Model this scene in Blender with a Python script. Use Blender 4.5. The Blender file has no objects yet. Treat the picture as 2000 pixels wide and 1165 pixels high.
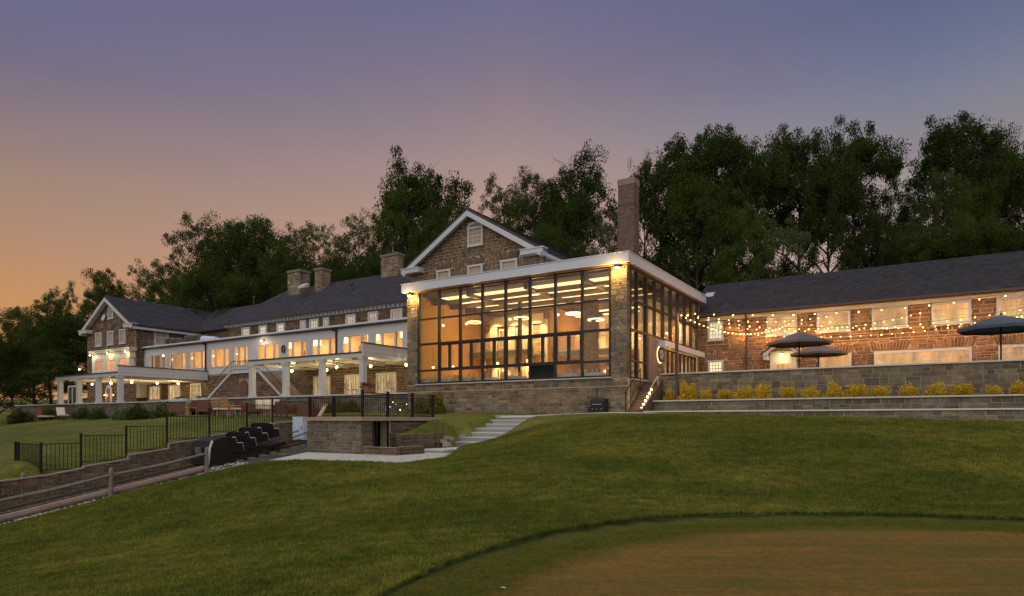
import bpy, math, random
import numpy as np
from mathutils import Vector, Matrix
random.seed(7); rng = np.random.default_rng(7)
R = math.radians
scene = bpy.context.scene
# ------------------------------------------------------------------ camera
cam_d = bpy.data.cameras.new('camera'); cam = bpy.data.objects.new('camera', cam_d)
scene.collection.objects.link(cam); scene.camera = cam
cam.location = (0, 0, 0); cam.rotation_euler = (R(90), 0, 0)
cam_d.sensor_width = 36; cam_d.lens = 36*1260/2000; cam_d.shift_y = 0.1198
cam_d.clip_start = 0.1; cam_d.clip_end = 3000
# ------------------------------------------------------------------ world: dusk sky, warm at the low left, violet to blue above
def lin(c):
    return tuple((x/255/12.92 if x/255 <= 0.04045 else ((x/255+0.055)/1.055)**2.4) for x in c)
world = bpy.data.worlds.new('World'); scene.world = world; world.use_nodes = True
nt = world.node_tree; nt.nodes.clear()
def N(t, **k):
    n = nt.nodes.new(t)
    for a, b in k.items(): setattr(n, a, b)
    return n
tc = N('ShaderNodeTexCoord'); sep = N('ShaderNodeSeparateXYZ'); nt.links.new(tc.outputs['Generated'], sep.inputs[0])
def ramp(stops):
    r = N('ShaderNodeValToRGB'); e = r.color_ramp.elements
    while len(e) > 1: e.remove(e[0])
    def ds(c):
        g_ = .3*c[0]+.55*c[1]+.15*c[2]; return lin(tuple(v+(g_-v)*.13 for v in c))
    e[0].position = stops[0][0]; e[0].color = (*ds(stops[0][1]), 1)
    for p, c in stops[1:]:
        k = e.new(p); k.color = (*ds(c), 1)
    nt.links.new(sep.outputs['Z'], r.inputs[0]); return r
rL = ramp([(0.0,(214,150,84)),(.149,(200,142,86)),(.231,(177,134,108)),(.287,(160,130,114)),(.335,(142,121,121)),(.371,(130,114,127)),(.409,(115,106,132)),(.455,(104,104,140)),(.65,(84,90,128)),(1,(70,78,118))])
rC = ramp([(0.0,(206,160,130)),(.2,(196,152,130)),(.30,(184,146,130)),(.364,(169,140,134)),(.407,(152,131,134)),(.443,(141,122,134)),(.481,(128,114,135)),(.517,(116,110,139)),(.546,(108,106,144)),(.7,(88,92,132)),(1,(70,78,118))])
rR = ramp([(0.0,(200,170,158)),(.2,(186,160,150)),(.28,(164,148,143)),(.304,(155,144,141)),(.328,(145,132,138)),(.367,(130,128,141)),(.399,(119,123,146)),(.439,(104,112,143)),(.486,(92,102,138)),(.7,(78,88,128)),(1,(70,78,118))])
az = N('ShaderNodeMath', operation='ARCTAN2'); nt.links.new(sep.outputs['X'], az.inputs[0]); nt.links.new(sep.outputs['Y'], az.inputs[1])
mL = N('ShaderNodeMapRange'); mL.inputs[1].default_value = -0.67; mL.inputs[2].default_value = 0.0
mL.inputs[3].default_value = 1; mL.inputs[4].default_value = 0
mR = N('ShaderNodeMapRange'); mR.inputs[1].default_value = 0.0; mR.inputs[2].default_value = 0.55
for m in (mL, mR): nt.links.new(az.outputs[0], m.inputs[0])
mB = N('ShaderNodeMapRange'); mB.inputs[1].default_value = -1.2; mB.inputs[2].default_value = -2.3; nt.links.new(az.outputs[0], mB.inputs[0])
mM = N('ShaderNodeMath', operation='MAXIMUM'); nt.links.new(mR.outputs[0], mM.inputs[0]); nt.links.new(mB.outputs[0], mM.inputs[1])
x1 = N('ShaderNodeMix', data_type='RGBA'); nt.links.new(mL.outputs[0], x1.inputs[0]); nt.links.new(rC.outputs[0], x1.inputs[6]); nt.links.new(rL.outputs[0], x1.inputs[7])
x2 = N('ShaderNodeMix', data_type='RGBA'); nt.links.new(mM.outputs[0], x2.inputs[0]); nt.links.new(x1.outputs[2], x2.inputs[6]); nt.links.new(rR.outputs[0], x2.inputs[7])
bg = N('ShaderNodeBackground'); bg.inputs[1].default_value = 1.05; nt.links.new(x2.outputs[2], bg.inputs[0])
wo = N('ShaderNodeOutputWorld'); nt.links.new(bg.outputs[0], wo.inputs[0])
# soft skylight from behind the viewer: very wide, cool
sun_d = bpy.data.lights.new('sun', 'SUN'); sun = bpy.data.objects.new('sun', sun_d); scene.collection.objects.link(sun)
sun_d.energy = 2.2; sun_d.angle = R(100); sun_d.color = (0.98, 0.95, 0.88)
sun.rotation_euler = (R(40), 0, R(-12))
vs = scene.view_settings; vs.view_transform = 'Standard'; vs.look = 'None'; vs.exposure = 0; vs.gamma = 1
cy = scene.cycles; cy.max_bounces = 5; cy.diffuse_bounces = 3; cy.glossy_bounces = 3; cy.transmission_bounces = 4
cy.transparent_max_bounces = 14; cy.sample_clamp_indirect = 4; cy.caustics_reflective = False; cy.caustics_refractive = False
cy.use_denoising = True

# ------------------------------------------------------------------ frame of the buildings: s to the right, t away, z up
THETA = math.atan2(-0.533, 0.846); E1 = (math.cos(THETA), math.sin(THETA)); E2 = (-E1[1], E1[0]); P0 = (6.07, 34.0)
def W(s, t, z=0): return Vector((P0[0]+s*E1[0]+t*E2[0], P0[1]+s*E1[1]+t*E2[1], z))
def ST(x, y):
    dx, dy = x-P0[0], y-P0[1]; return dx*E1[0]+dy*E1[1], dx*E2[0]+dy*E2[1]
def sx(px, t):
    k = (px-1000)/1260; return (34*k+E2[1]*t*k-P0[0]-E2[0]*t)/(E1[0]-E1[1]*k)
def zx(py, s, t): return (822-py)/1260*W(s, t).y
def at(px, D): return ST((px-1000)/1260*D, D)

# ------------------------------------------------------------------ materials
MATS = {}
def newmat(name):
    m = bpy.data.materials.new(name); m.use_nodes = True; n = m.node_tree; n.nodes.clear()
    return m, n
def mat(name, col, rough=0.7, metal=0.0, noise=0.0, scale=6.0, bump=0.0, emit=None, spec=0.5, island=0.0):
    if name in MATS: return MATS[name]
    m, n = newmat(name); L = n.links.new; nd = n.nodes.new
    o = nd('ShaderNodeOutputMaterial'); b = nd('ShaderNodeBsdfPrincipled'); L(b.outputs[0], o.inputs[0])
    b.inputs['Roughness'].default_value = rough; b.inputs['Metallic'].default_value = metal
    b.inputs['Specular IOR Level'].default_value = spec
    b.inputs['Base Color'].default_value = (*col, 1)
    if noise or bump or island:
        t = nd('ShaderNodeTexCoord'); x = nd('ShaderNodeTexNoise'); x.inputs['Scale'].default_value = scale; x.inputs['Detail'].default_value = 6
        L(t.outputs['Object'], x.inputs['Vector'])
        f = nd('ShaderNodeMath'); f.operation = 'MULTIPLY_ADD'; f.inputs[1].default_value = noise*2; f.inputs[2].default_value = 1-noise
        L(x.outputs['Fac'], f.inputs[0]); last = f.outputs[0]
        if island:
            g = nd('ShaderNodeNewGeometry'); oi = nd('ShaderNodeObjectInfo'); a = nd('ShaderNodeMath'); a.operation = 'ADD'
            L(g.outputs['Random Per Island'], a.inputs[0]); L(oi.outputs['Random'], a.inputs[1])
            fr = nd('ShaderNodeMath'); fr.operation = 'FRACT'; L(a.outputs[0], fr.inputs[0])
            q = nd('ShaderNodeMath'); q.operation = 'MULTIPLY_ADD'; q.inputs[1].default_value = island*2; q.inputs[2].default_value = 1-island
            L(fr.outputs[0], q.inputs[0]); p = nd('ShaderNodeMath'); p.operation = 'MULTIPLY'; L(q.outputs[0], p.inputs[0]); L(last, p.inputs[1]); last = p.outputs[0]
        v = nd('ShaderNodeVectorMath'); v.operation = 'SCALE'; v.inputs[0].default_value = col; L(last, v.inputs['Scale']); L(v.outputs[0], b.inputs['Base Color'])
        if bump:
            bp = nd('ShaderNodeBump'); bp.inputs['Strength'].default_value = bump; bp.inputs['Distance'].default_value = 0.02
            L(x.outputs['Fac'], bp.inputs['Height']); L(bp.outputs[0], b.inputs['Normal'])
    if emit:
        b.inputs['Emission Color'].default_value = (*emit[0], 1); b.inputs['Emission Strength'].default_value = emit[1]
    MATS[name] = m; return m
def stone_mat(name, cols, bump=0.7, scale=5):
    m, n = newmat(name); L = n.links.new; nd = n.nodes.new
    o = nd('ShaderNodeOutputMaterial'); b = nd('ShaderNodeBsdfPrincipled'); L(b.outputs[0], o.inputs[0])
    b.inputs['Roughness'].default_value = 0.88; b.inputs['Specular IOR Level'].default_value = 0.3
    g = nd('ShaderNodeNewGeometry'); oi = nd('ShaderNodeObjectInfo'); a = nd('ShaderNodeMath'); a.operation = 'ADD'
    L(g.outputs['Random Per Island'], a.inputs[0]); L(oi.outputs['Random'], a.inputs[1])
    fr = nd('ShaderNodeMath'); fr.operation = 'FRACT'; L(a.outputs[0], fr.inputs[0])
    r = nd('ShaderNodeValToRGB'); e = r.color_ramp.elements
    while len(e) > 1: e.remove(e[0])
    e[0].position = 0; e[0].color = (*cols[0], 1)
    for i, c in enumerate(cols[1:]): k = e.new((i+1)/(len(cols)-1)); k.color = (*c, 1)
    L(fr.outputs[0], r.inputs[0])
    # position-based grain so shared meshes still differ
    x = nd('ShaderNodeTexNoise'); x.inputs['Scale'].default_value = scale; x.inputs['Detail'].default_value = 8; x.inputs['Roughness'].default_value = 0.65
    L(g.outputs['Position'], x.inputs['Vector'])
    x2 = nd('ShaderNodeTexNoise'); x2.inputs['Scale'].default_value = 1.1; L(g.outputs['Position'], x2.inputs['Vector'])
    ad = nd('ShaderNodeMath'); ad.operation = 'ADD'; L(x.outputs['Fac'], ad.inputs[0]); L(x2.outputs['Fac'], ad.inputs[1])
    f = nd('ShaderNodeMath'); f.operation = 'MULTIPLY_ADD'; f.inputs[1].default_value = 1.5; f.inputs[2].default_value = -.47; L(ad.outputs[0], f.inputs[0])
    v = nd('ShaderNodeVectorMath'); v.operation = 'SCALE'; L(r.outputs[0], v.inputs[0]); L(f.outputs[0], v.inputs['Scale']); L(v.outputs[0], b.inputs['Base Color'])
    bp = nd('ShaderNodeBump'); bp.inputs['Strength'].default_value = bump; bp.inputs['Distance'].default_value = 0.03
    L(x.outputs['Fac'], bp.inputs['Height']); L(bp.outputs[0], b.inputs['Normal'])
    MATS[name] = m; return m
def glass_mat(name, tint=(1, 1, 1), refl=1.0, dark=None):
    m, n = newmat(name); L = n.links.new; nd = n.nodes.new
    o = nd('ShaderNodeOutputMaterial'); mx = nd('ShaderNodeMixShader'); L(mx.outputs[0], o.inputs[0])
    fz = nd('ShaderNodeFresnel'); fz.inputs[0].default_value = 1.5
    mu = nd('ShaderNodeMath'); mu.operation = 'MULTIPLY'; mu.inputs[1].default_value = refl; gb_ = nd('ShaderNodeNewGeometry'); ir_ = nd('ShaderNodeMapRange'); ir_.inputs[3].default_value = 1.5; ir_.inputs[4].default_value = 1/1.5; L(gb_.outputs['Backfacing'], ir_.inputs[0]); L(ir_.outputs[0], fz.inputs[0]); mu.use_clamp = True; L(fz.outputs[0], mu.inputs[0])
    tr = nd('ShaderNodeBsdfTransparent'); tr.inputs[0].default_value = (*tint, 1)
    if dark: tr = nd('ShaderNodeBsdfDiffuse'); tr.inputs[0].default_value = (*dark, 1)
    gl = nd('ShaderNodeBsdfGlossy'); gl.inputs['Roughness'].default_value = 0.02
    L(mu.outputs[0], mx.inputs[0]); L(tr.outputs[0], mx.inputs[1]); L(gl.outputs[0], mx.inputs[2])
    MATS[name] = m; return m
def lit_mat(name, col, strength, low=None, scale=1.6, vary=0.5):
    """pane of a lit room: warm, uneven (curtains, lamps) with a glassy surface"""
    m, n = newmat(name); L = n.links.new; nd = n.nodes.new
    o = nd('ShaderNodeOutputMaterial'); b = nd('ShaderNodeBsdfPrincipled'); L(b.outputs[0], o.inputs[0])
    b.inputs['Base Color'].default_value = (0.05, 0.04, 0.03, 1); b.inputs['Roughness'].default_value = 0.05
    g = nd('ShaderNodeNewGeometry'); mp = nd('ShaderNodeMapping'); mp.inputs['Scale'].default_value = (1, 1, 0.45); L(g.outputs['Position'], mp.inputs[0])
    x = nd('ShaderNodeTexNoise'); x.inputs['Scale'].default_value = scale; x.inputs['Detail'].default_value = 4; L(mp.outputs[0], x.inputs['Vector'])
    f = nd('ShaderNodeMapRange'); f.inputs[1].default_value = 0.3; f.inputs[2].default_value = 0.7; f.inputs[3].default_value = strength*(1-vary); f.inputs[4].default_value = strength*(1+vary)
    L(x.outputs['Fac'], f.inputs[0]); oi = nd('ShaderNodeObjectInfo'); rm = nd('ShaderNodeMapRange'); rm.inputs[3].default_value = .6; rm.inputs[4].default_value = 1.3; L(oi.outputs['Random'], rm.inputs[0]); mm = nd('ShaderNodeMath'); mm.operation = 'MULTIPLY'; L(f.outputs[0], mm.inputs[0]); L(rm.outputs[0], mm.inputs[1]); L(mm.outputs[0], b.inputs['Emission Strength'])
    b.inputs['Emission Color'].default_value = (*col, 1)
    if low:
        t = nd('ShaderNodeTexCoord'); s = nd('ShaderNodeSeparateXYZ'); L(t.outputs['Generated'], s.inputs[0])
        c = nd('ShaderNodeMix'); c.data_type = 'RGBA'; c.inputs[6].default_value = (*low, 1); c.inputs[7].default_value = (*col, 1)
        r = nd('ShaderNodeMapRange'); r.inputs[1].default_value = 0.15; r.inputs[2].default_value = 0.6; L(s.outputs['Z'], r.inputs[0])
        L(r.outputs[0], c.inputs[0]); L(c.outputs[2], b.inputs['Emission Color'])
    MATS[name] = m; return m
def leaf_mat(name, c0, c1, trans=0.25):
    m, n = newmat(name); L = n.links.new; nd = n.nodes.new
    o = nd('ShaderNodeOutputMaterial'); mx = nd('ShaderNodeMixShader'); mx.inputs[0].default_value = trans; L(mx.outputs[0], o.inputs[0])
    g = nd('ShaderNodeNewGeometry'); oi = nd('ShaderNodeObjectInfo'); a = nd('ShaderNodeMath'); a.operation = 'MULTIPLY_ADD'; a.inputs[1].default_value = 0.6
    L(g.outputs['Random Per Island'], a.inputs[0])
    q = nd('ShaderNodeMath'); q.operation = 'MULTIPLY'; q.inputs[1].default_value = 0.4; L(oi.outputs['Random'], q.inputs[0]); L(q.outputs[0], a.inputs[2])
    c = nd('ShaderNodeMix'); c.data_type = 'RGBA'; c.inputs[6].default_value = (*c0, 1); c.inputs[7].default_value = (*c1, 1); L(a.outputs[0], c.inputs[0])
    d = nd('ShaderNodeBsdfDiffuse'); tl = nd('ShaderNodeBsdfTranslucent'); L(c.outputs[2], d.inputs[0]); L(c.outputs[2], tl.inputs[0])
    L(d.outputs[0], mx.inputs[1]); L(tl.outputs[0], mx.inputs[2]); MATS[name] = m; return m

WARM = (1.0, 0.62, 0.26); WARM2 = (1.0, 0.78, 0.45)
stone_house = stone_mat('brown_fieldstone', [(.085,.052,.032),(.14,.088,.050),(.065,.052,.038),(.18,.118,.068),(.105,.066,.042),(.15,.10,.060)])
stone_wing = stone_mat('rust_fieldstone', [(.15,.068,.036),(.21,.105,.052),(.11,.062,.038),(.26,.14,.070),(.17,.080,.044)])
stone_ledge = stone_mat('mixed_ledgestone', [(.12,.085,.052),(.19,.14,.088),(.105,.098,.082),(.25,.205,.14),(.10,.07,.048),(.20,.125,.072),(.155,.14,.115)])
stone_grey = stone_mat('grey_wallstone', [(.10,.085,.058),(.165,.138,.09),(.10,.10,.088),(.215,.175,.11),(.145,.112,.07),(.09,.078,.058)])
stone_block = stone_mat('bluegrey_blockstone', [(.095,.08,.060),(.14,.118,.085),(.075,.068,.056),(.17,.142,.10),(.125,.09,.062)])
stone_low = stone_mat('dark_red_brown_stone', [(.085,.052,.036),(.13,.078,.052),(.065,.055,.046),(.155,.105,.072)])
mortar = mat('mortar', (.40,.31,.20), .95, noise=.25, scale=12, bump=.5)
mortar_grey = mat('mortar_grey', (.36,.29,.19), .95, noise=.25, scale=12, bump=.5)
mortar_dark = mat('mortar_dark', (.29,.235,.165), .95, noise=.25, scale=12, bump=.5)
white = mat('white_paint', (.45,.46,.475), .45, noise=.06, scale=2)
cream = mat('cream_paint', (.62,.58,.50), .5, noise=.06, scale=2)
fascia_m = mat('fascia_metal', (.50,.53,.60), .35, noise=.05, scale=.7)
coping_m = mat('limestone_coping', (.50,.46,.42), .8, noise=.18, scale=5, bump=.3)
bronze = mat('dark_bronze_frame', (.018,.012,.010), .5, metal=.1)
blackm = mat('black_metal', (.018,.017,.018), .45, metal=.4)
iron = mat('black_iron', (.012,.011,.011), .6, spec=.25)
pipe_m = mat('brown_downpipe', (.045,.025,.02), .5)
roof_edge = mat('roof_edge', (.035,.03,.03), .6)
glass = glass_mat('window_glass', (.92,.94,.92), 1.7)
glass_dark = glass_mat('dark_glass', dark=(.012,.02,.016), refl=.6)
concrete = mat('pale_concrete', (.50,.47,.43), .85, noise=.14, scale=1.6, bump=.12)
riser_m = mat('shaded_riser_concrete', (.25,.26,.275), .85, noise=.15, scale=2.5, bump=.15)  # risers darker than treads: weaker light on upright faces put into the colour
slabstone = mat('brownstone_slab', (.30,.215,.17), .85, noise=.2, scale=4, bump=.3)
bluestone = mat('bluestone_coping', (.42,.44,.46), .75, noise=.12, scale=3)
wood_old = mat('weathered_wood', (.22,.16,.12), .9, noise=.45, scale=7, bump=.6)
wood_lt = mat('honey_wood', (.42,.22,.10), .5, noise=.25, scale=7)
wicker = mat('wicker', (.13,.05,.03), .7, noise=.35, scale=30, bump=.6)
cushion = mat('beige_cushion', (.60,.50,.38), .9, noise=.08)
asphalt = mat('asphalt', (.055,.05,.052), .9, noise=.25, scale=14, bump=.3)
soil = mat('mulch', (.045,.028,.02), .95, noise=.4, scale=14, bump=.6)
brick_m = mat('brick', (.135,.088,.066), .9, noise=.2, scale=10, bump=.3, island=.25)
wallwarm = mat('ochre_plaster', (.58,.33,.16), .8, noise=.12, scale=1.5)
wallpale = mat('pale_plaster', (.72,.62,.48), .8, noise=.08, scale=1.5)
woodpanel = mat('red_wood_panel', (.30,.11,.05), .45, noise=.25, scale=4)
ceil_m = mat('interior_dark_ceiling', (.05,.035,.028), .7, noise=.2)
floor_m = mat('timber_floor', (.22,.12,.07), .4, noise=.2)
umb_m = mat('slate_canvas', (.095,.085,.095), .85, noise=.1, scale=6)
umb_blue = mat('navy_canvas', (.045,.07,.105), .85, noise=.1, scale=6)
terracotta = mat('terracotta', (.32,.13,.08), .8)
hvac_m = mat('galvanised_steel', (.30,.30,.31), .4, metal=.5, noise=.15)
bulb_m = mat('bulb_glow', (1,.8,.5), .3, emit=((1.0,.56,.16), 4.6))
lamp_m = mat('globe_glow', (1,.9,.7), .3, emit=((1.0,.80,.42), 4.2))
spot_m = mat('spot_glow', (1,.9,.7), .3, emit=((1.0,.72,.30), 8))
step_m = mat('step_light_glow', (1,.9,.7), .3, emit=((1.0,.68,.26), 9))
ring_m = mat('ring_glow', (1,.9,.7), .3, emit=((1.0,.72,.34), 3))
strip_m = mat('cove_glow', (1,.9,.7), .3, emit=((1.0,.70,.32), 1.9))
lit_a = lit_mat('lit_room_amber', (1.0,.46,.13), .70, low=(1.0,.64,.18))
lit_b = lit_mat('lit_room_pale', (1.0,.66,.34), .50, vary=.5, scale=2.5)
lit_c = lit_mat('lit_room_pink', (1.0,.60,.38), .62, vary=.35)
lit_d = lit_mat('lit_blind', (1.0,.86,.46), 1.0, vary=.15)
pane_cool = mat('pane_dusk_glow', (.05,.05,.06), .05, emit=((.6,.5,.55), .07))  # faint emission stands in for dusk sky reflected in the glass

# ------------------------------------------------------------------ mesh builder
class MB:
    def __init__(s): s.v = []; s.f = []
    def box(s, x0, x1, y0, y1, z0, z1):
        b = len(s.v)
        s.v += [(x0,y0,z0),(x1,y0,z0),(x1,y1,z0),(x0,y1,z0),(x0,y0,z1),(x1,y0,z1),(x1,y1,z1),(x0,y1,z1)]
        s.f += [tuple(b+i for i in q) for q in ((0,3,2,1),(4,5,6,7),(0,1,5,4),(1,2,6,5),(2,3,7,6),(3,0,4,7))]; return s
    def hexa(s, p):      # eight points, same order as box
        b = len(s.v); s.v += [tuple(q) for q in p]
        s.f += [tuple(b+i for i in q) for q in ((0,3,2,1),(4,5,6,7),(0,1,5,4),(1,2,6,5),(2,3,7,6),(3,0,4,7))]; return s
    def tube(s, a, b, r, r1=None, n=6):
        a = Vector(a); b = Vector(b); r1 = r if r1 is None else r1; d = (b-a)
        if d.length < 1e-6: return s
        d.normalize(); u = d.orthogonal().normalized(); w = d.cross(u); k = len(s.v)
        for c, rr in ((a, r), (b, r1)):
            for i in range(n):
                q = 2*math.pi*i/n; p = c+u*(rr*math.cos(q))+w*(rr*math.sin(q)); s.v.append(tuple(p))
        for i in range(n): j = (i+1) % n; s.f.append((k+i, k+j, k+n+j, k+n+i))
        s.f.append(tuple(k+n-1-i for i in range(n))); s.f.append(tuple(k+n+i for i in range(n))); return s
    def path(s, pts, r, n=5):
        for a, b in zip(pts[:-1], pts[1:]): s.tube(a, b, r, n=n)
        return s
    def prism(s, pts, axis, a0, a1):   # polygon in the plane normal to axis (0,1,2)
        k = len(s.v); n = len(pts)
        for a in (a0, a1):
            for p in pts:
                q = list(p); q.insert(axis, a); s.v.append(tuple(q))
        s.f.append(tuple(range(k+n-1, k-1, -1))); s.f.append(tuple(range(k+n, k+2*n)))
        for i in range(n): j = (i+1) % n; s.f.append((k+i, k+j, k+n+j, k+n+i))
        return s
    def poly(s, pts):
        k = len(s.v); s.v += [tuple(p) for p in pts]; s.f.append(tuple(range(k, k+len(pts)))); return s
    def lathe(s, c, prof, n=12):
        k = len(s.v)
        for r, z in prof:
            for i in range(n): q = 2*math.pi*i/n; s.v.append((c[0]+r*math.cos(q), c[1]+r*math.sin(q), c[2]+z))
        for j in range(len(prof)-1):
            for i in range(n): a = (i+1) % n; s.f.append((k+j*n+i, k+j*n+a, k+(j+1)*n+a, k+(j+1)*n+i))
        s.f.append(tuple(k+n-1-i for i in range(n))); m = k+(len(prof)-1)*n; s.f.append(tuple(m+i for i in range(n))); return s
    def ball(s, c, r, n=10, m=6, sq=1.0):
        return s.lathe(c, [(max(r*math.sin(math.pi*j/m), r*.02), -r*sq*math.cos(math.pi*j/m)) for j in range(m+1)], n)
    def mesh(s, name, m, off=(0,0,0), smooth=False):
        me = bpy.data.meshes.new(name)
        me.from_pydata([(x-off[0], y-off[1], z-off[2]) for x, y, z in s.v], [], s.f)
        me.materials.append(m)
        if smooth: me.polygons.foreach_set('use_smooth', [True]*len(me.polygons))
        me.update(); return me
COL = scene.collection
def link(o, parent=None):
    COL.objects.link(o)
    if parent is not None: o.parent = parent
    return o
def thing(name, label, cat, s, t, z=0, rot=0, group=None, kind=None):
    o = bpy.data.objects.new(name, None); o.empty_display_size = .2; COL.objects.link(o)
    o.location = W(s, t, z); o.rotation_euler = (0, 0, THETA+rot)
    if label: o['label'] = label
    if cat: o['category'] = cat
    if group: o['group'] = group
    if kind: o['kind'] = kind
    o['o'] = (s, t, z); return o
def part(root, name, mb, m, top=None, smooth=False, label=None, kind=None):
    """mb in building coordinates (absolute s,t,z); root = top thing whose origin is subtracted; parent may be a part"""
    par = top if top is not None else root
    o = bpy.data.objects.new(name, mb.mesh(name, m, tuple(root['o']), smooth)); link(o, par)
    if label: o['label'] = label
    if kind: o['kind'] = kind
    return o
def lpart(par, name, mb, m, smooth=False, kind=None):
    o = bpy.data.objects.new(name, mb.mesh(name, m, (0,0,0), smooth)); link(o, par)
    if kind: o['kind'] = kind
    return o
def solo(name, mb, m, label, cat, s, t, z, group=None, kind=None, smooth=False, absolute=True):
    off = (s, t, z) if absolute else (0, 0, 0)
    o = bpy.data.objects.new(name, mb.mesh(name, m, off, smooth)); COL.objects.link(o)
    o.location = W(s, t, z); o.rotation_euler = (0, 0, THETA)
    if kind: o['kind'] = kind
    if label: o['label'] = label
    if cat: o['category'] = cat
    if group: o['group'] = group
    return o
def copy_tree(o, parent=None):
    c = o.copy(); COL.objects.link(c)
    if parent is not None: c.parent = parent
    for ch in list(o.children): copy_tree(ch, c)
    return c
def place(o, s, t, z, rot=0, label=None, sc=1):
    o.location = W(s, t, z); o.rotation_euler = (0, 0, THETA+rot); o.scale = (sc,)*3
    if label: o['label'] = label
    return o

# ------------------------------------------------------------------ stones
STONE_MESH = {}
def stone_meshes(m):
    if m.name in STONE_MESH: return STONE_MESH[m.name]
    out = []
    for k in range(7):
        r = random.Random(k*13+1); mb = MB()
        def j(a): return a+r.uniform(-.025, .025)
        p = []
        for z in (-.5, .5):
            for x, y in ((-.5,-.5),(.5,-.5),(.5,.5),(-.5,.5)):
                sh = .06 if y < 0 else 0
                p.append((j(x)*(1-sh), y+(r.uniform(-.28,.12) if y < 0 else 0), j(z)*(1-sh*1.6)))
        mb.hexa(p); out.append(mb.mesh('stone', m))
    STONE_MESH[m.name] = out; return out
def split_course(u0, u1, z0, z1, lmin, lmax, rr, gap):
    u = u0; res = []
    h = z1-z0
    while u < u1-1e-3:
        w = rr.uniform(lmin, lmax)
        if u+w > u1-lmin*.6: w = u1-u
        k = rr.random()
        if h > .26 and k < .55:
            c = rr.uniform(.35, .65)*h
            c2 = u+w*rr.uniform(.4,.6) if w > lmin*1.8 else None
            if rr.random() < .5 and c2: res += [(u,c2,z0,z0+c),(c2,u+w,z0,z0+c),(u,u+w,z0+c,z1)]
            elif c2 and rr.random() < .5: res += [(u,c2,z0+c,z1),(c2,u+w,z0+c,z1),(u,u+w,z0,z0+c)]
            else: res += [(u,u+w,z0,z0+c),(u,u+w,z0+c,z1)]
        elif h > .26 and k < .7 and w > .35:
            a = h*.36; b = h*.68; res += [(u,u+w,z0,z0+a),(u,u+w,z0+a,z0+b),(u,u+w,z0+b,z1)]
        else:
            ww = min(w, h*1.8) if h > .26 else w
            if u+ww > u1-.12: ww = u1-u
            res.append((u,u+ww,z0,z1)); w = ww
        u += w
    return [(a+gap*.5, b-gap*.5, c+gap*.5, d-gap*.5) for a, b, c, d in res if b-a > gap*1.5 and d-c > gap*1.5]
def clip(stones, holes, umin=.08):
    out = []
    for st in stones:
        todo = [st]
        for (a, b, c, d) in holes:
            nxt = []
            for (u0, u1, z0, z1) in todo:
                if u1 <= a or u0 >= b or z1 <= c or z0 >= d: nxt.append((u0,u1,z0,z1)); continue
                if a-u0 > umin: nxt.append((u0, a, z0, z1))
                if u1-b > umin: nxt.append((b, u1, z0, z1))
                if z0 < c-.06 and min(u1,b)-max(u0,a) > umin: nxt.append((max(u0,a), min(u1,b), z0, c-.01))
                if z1 > d+.06 and min(u1,b)-max(u0,a) > umin: nxt.append((max(u0,a), min(u1,b), d+.01, z1))
            todo = nxt
        out += todo
    return out
def stone_wall(root, parent, m, u0, u1, z0, z1, plane, face='t', holes=(), hc=(.2,.42), ln=(.3,.85), depth=.09, gap=.025, maxn=300, topfn=None, seed=1, extra=(), joined=False, fn_keep=None):
    """face 't': wall looks towards -t at t=plane, u is s.  face 's': looks towards +s at s=plane, u is t."""
    rr = random.Random(seed); st = []; z = z0
    while z < z1-.03:
        h = rr.uniform(*hc)
        if z+h > z1-hc[0]*.6: h = z1-z
        st += split_course(u0, u1, z, z+h, ln[0], ln[1], rr, gap); z += h
    st = clip(st, holes)
    if topfn:
        s2 = []
        for (a, b, c, d) in st:
            lim = min(topfn(a), topfn(b))
            if c+.05 < lim: s2.append((a, b, c, min(d, lim)))
            else:
                mid = (a+b)/2
                for (p, q) in ((a, mid), (mid, b)):
                    l2 = min(topfn(p), topfn(q))
                    if c+.04 < l2: s2.append((p, q, c, min(d, l2)))
        st = s2
    items = [(a, b, c, d, 0.0) for a, b, c, d in st]+[e for e in extra]
    if joined: maxn = 0
    items.sort(key=lambda q: -(q[1]-q[0])*(q[3]-q[2]))
    ms = stone_meshes(m); off = root['o']; rest = MB()
    for i, (a, b, c, d, ang) in enumerate(items):
        pr = depth*.5*rr.uniform(.7, 1.3); cu, cz = (a+b)/2, (c+d)/2
        if i < maxn:
            o = bpy.data.objects.new('stone', ms[rr.randrange(7)]); COL.objects.link(o); o.parent = parent
            if face == 't': o.location = (cu-off[0], plane-off[1], cz-off[2]); o.scale = (b-a, pr*2, d-c); o.rotation_euler = (0, ang, 0)
            else: o.location = (plane-off[0], cu-off[1], cz-off[2]); o.scale = (b-a, pr*2, d-c); o.rotation_euler = (0, 0, R(90))
        else:
            j = lambda x: rr.uniform(-x, x)
            k = len(rest.v); pts = []
            for (yy) in (plane-pr if face == 't' else plane+pr, plane+.02 if face == 't' else plane-.02):
                for (uu, zz) in ((a,c),(b,c),(b,d),(a,d)):
                    uu += j(.012); zz += j(.01)
                    if ang:
                        du, dz = uu-cu, zz-cz; uu = cu+du*math.cos(ang)+dz*math.sin(ang); zz = cz-du*math.sin(ang)+dz*math.cos(ang)
                    y2 = yy+(j(.02) if yy != plane else 0)
                    pts.append((uu, y2, zz) if face == 't' else (y2, uu, zz))
            rest.v += pts
            rest.f += [tuple(k+q for q in w) for w in ((0,1,2,3),(0,4,5,1),(1,5,6,2),(2,6,7,3),(3,7,4,0))]
    if rest.v:
        o = bpy.data.objects.new('stone', rest.mesh('stone', m, tuple(off))); link(o, parent); o['kind'] = 'stuff'
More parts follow.
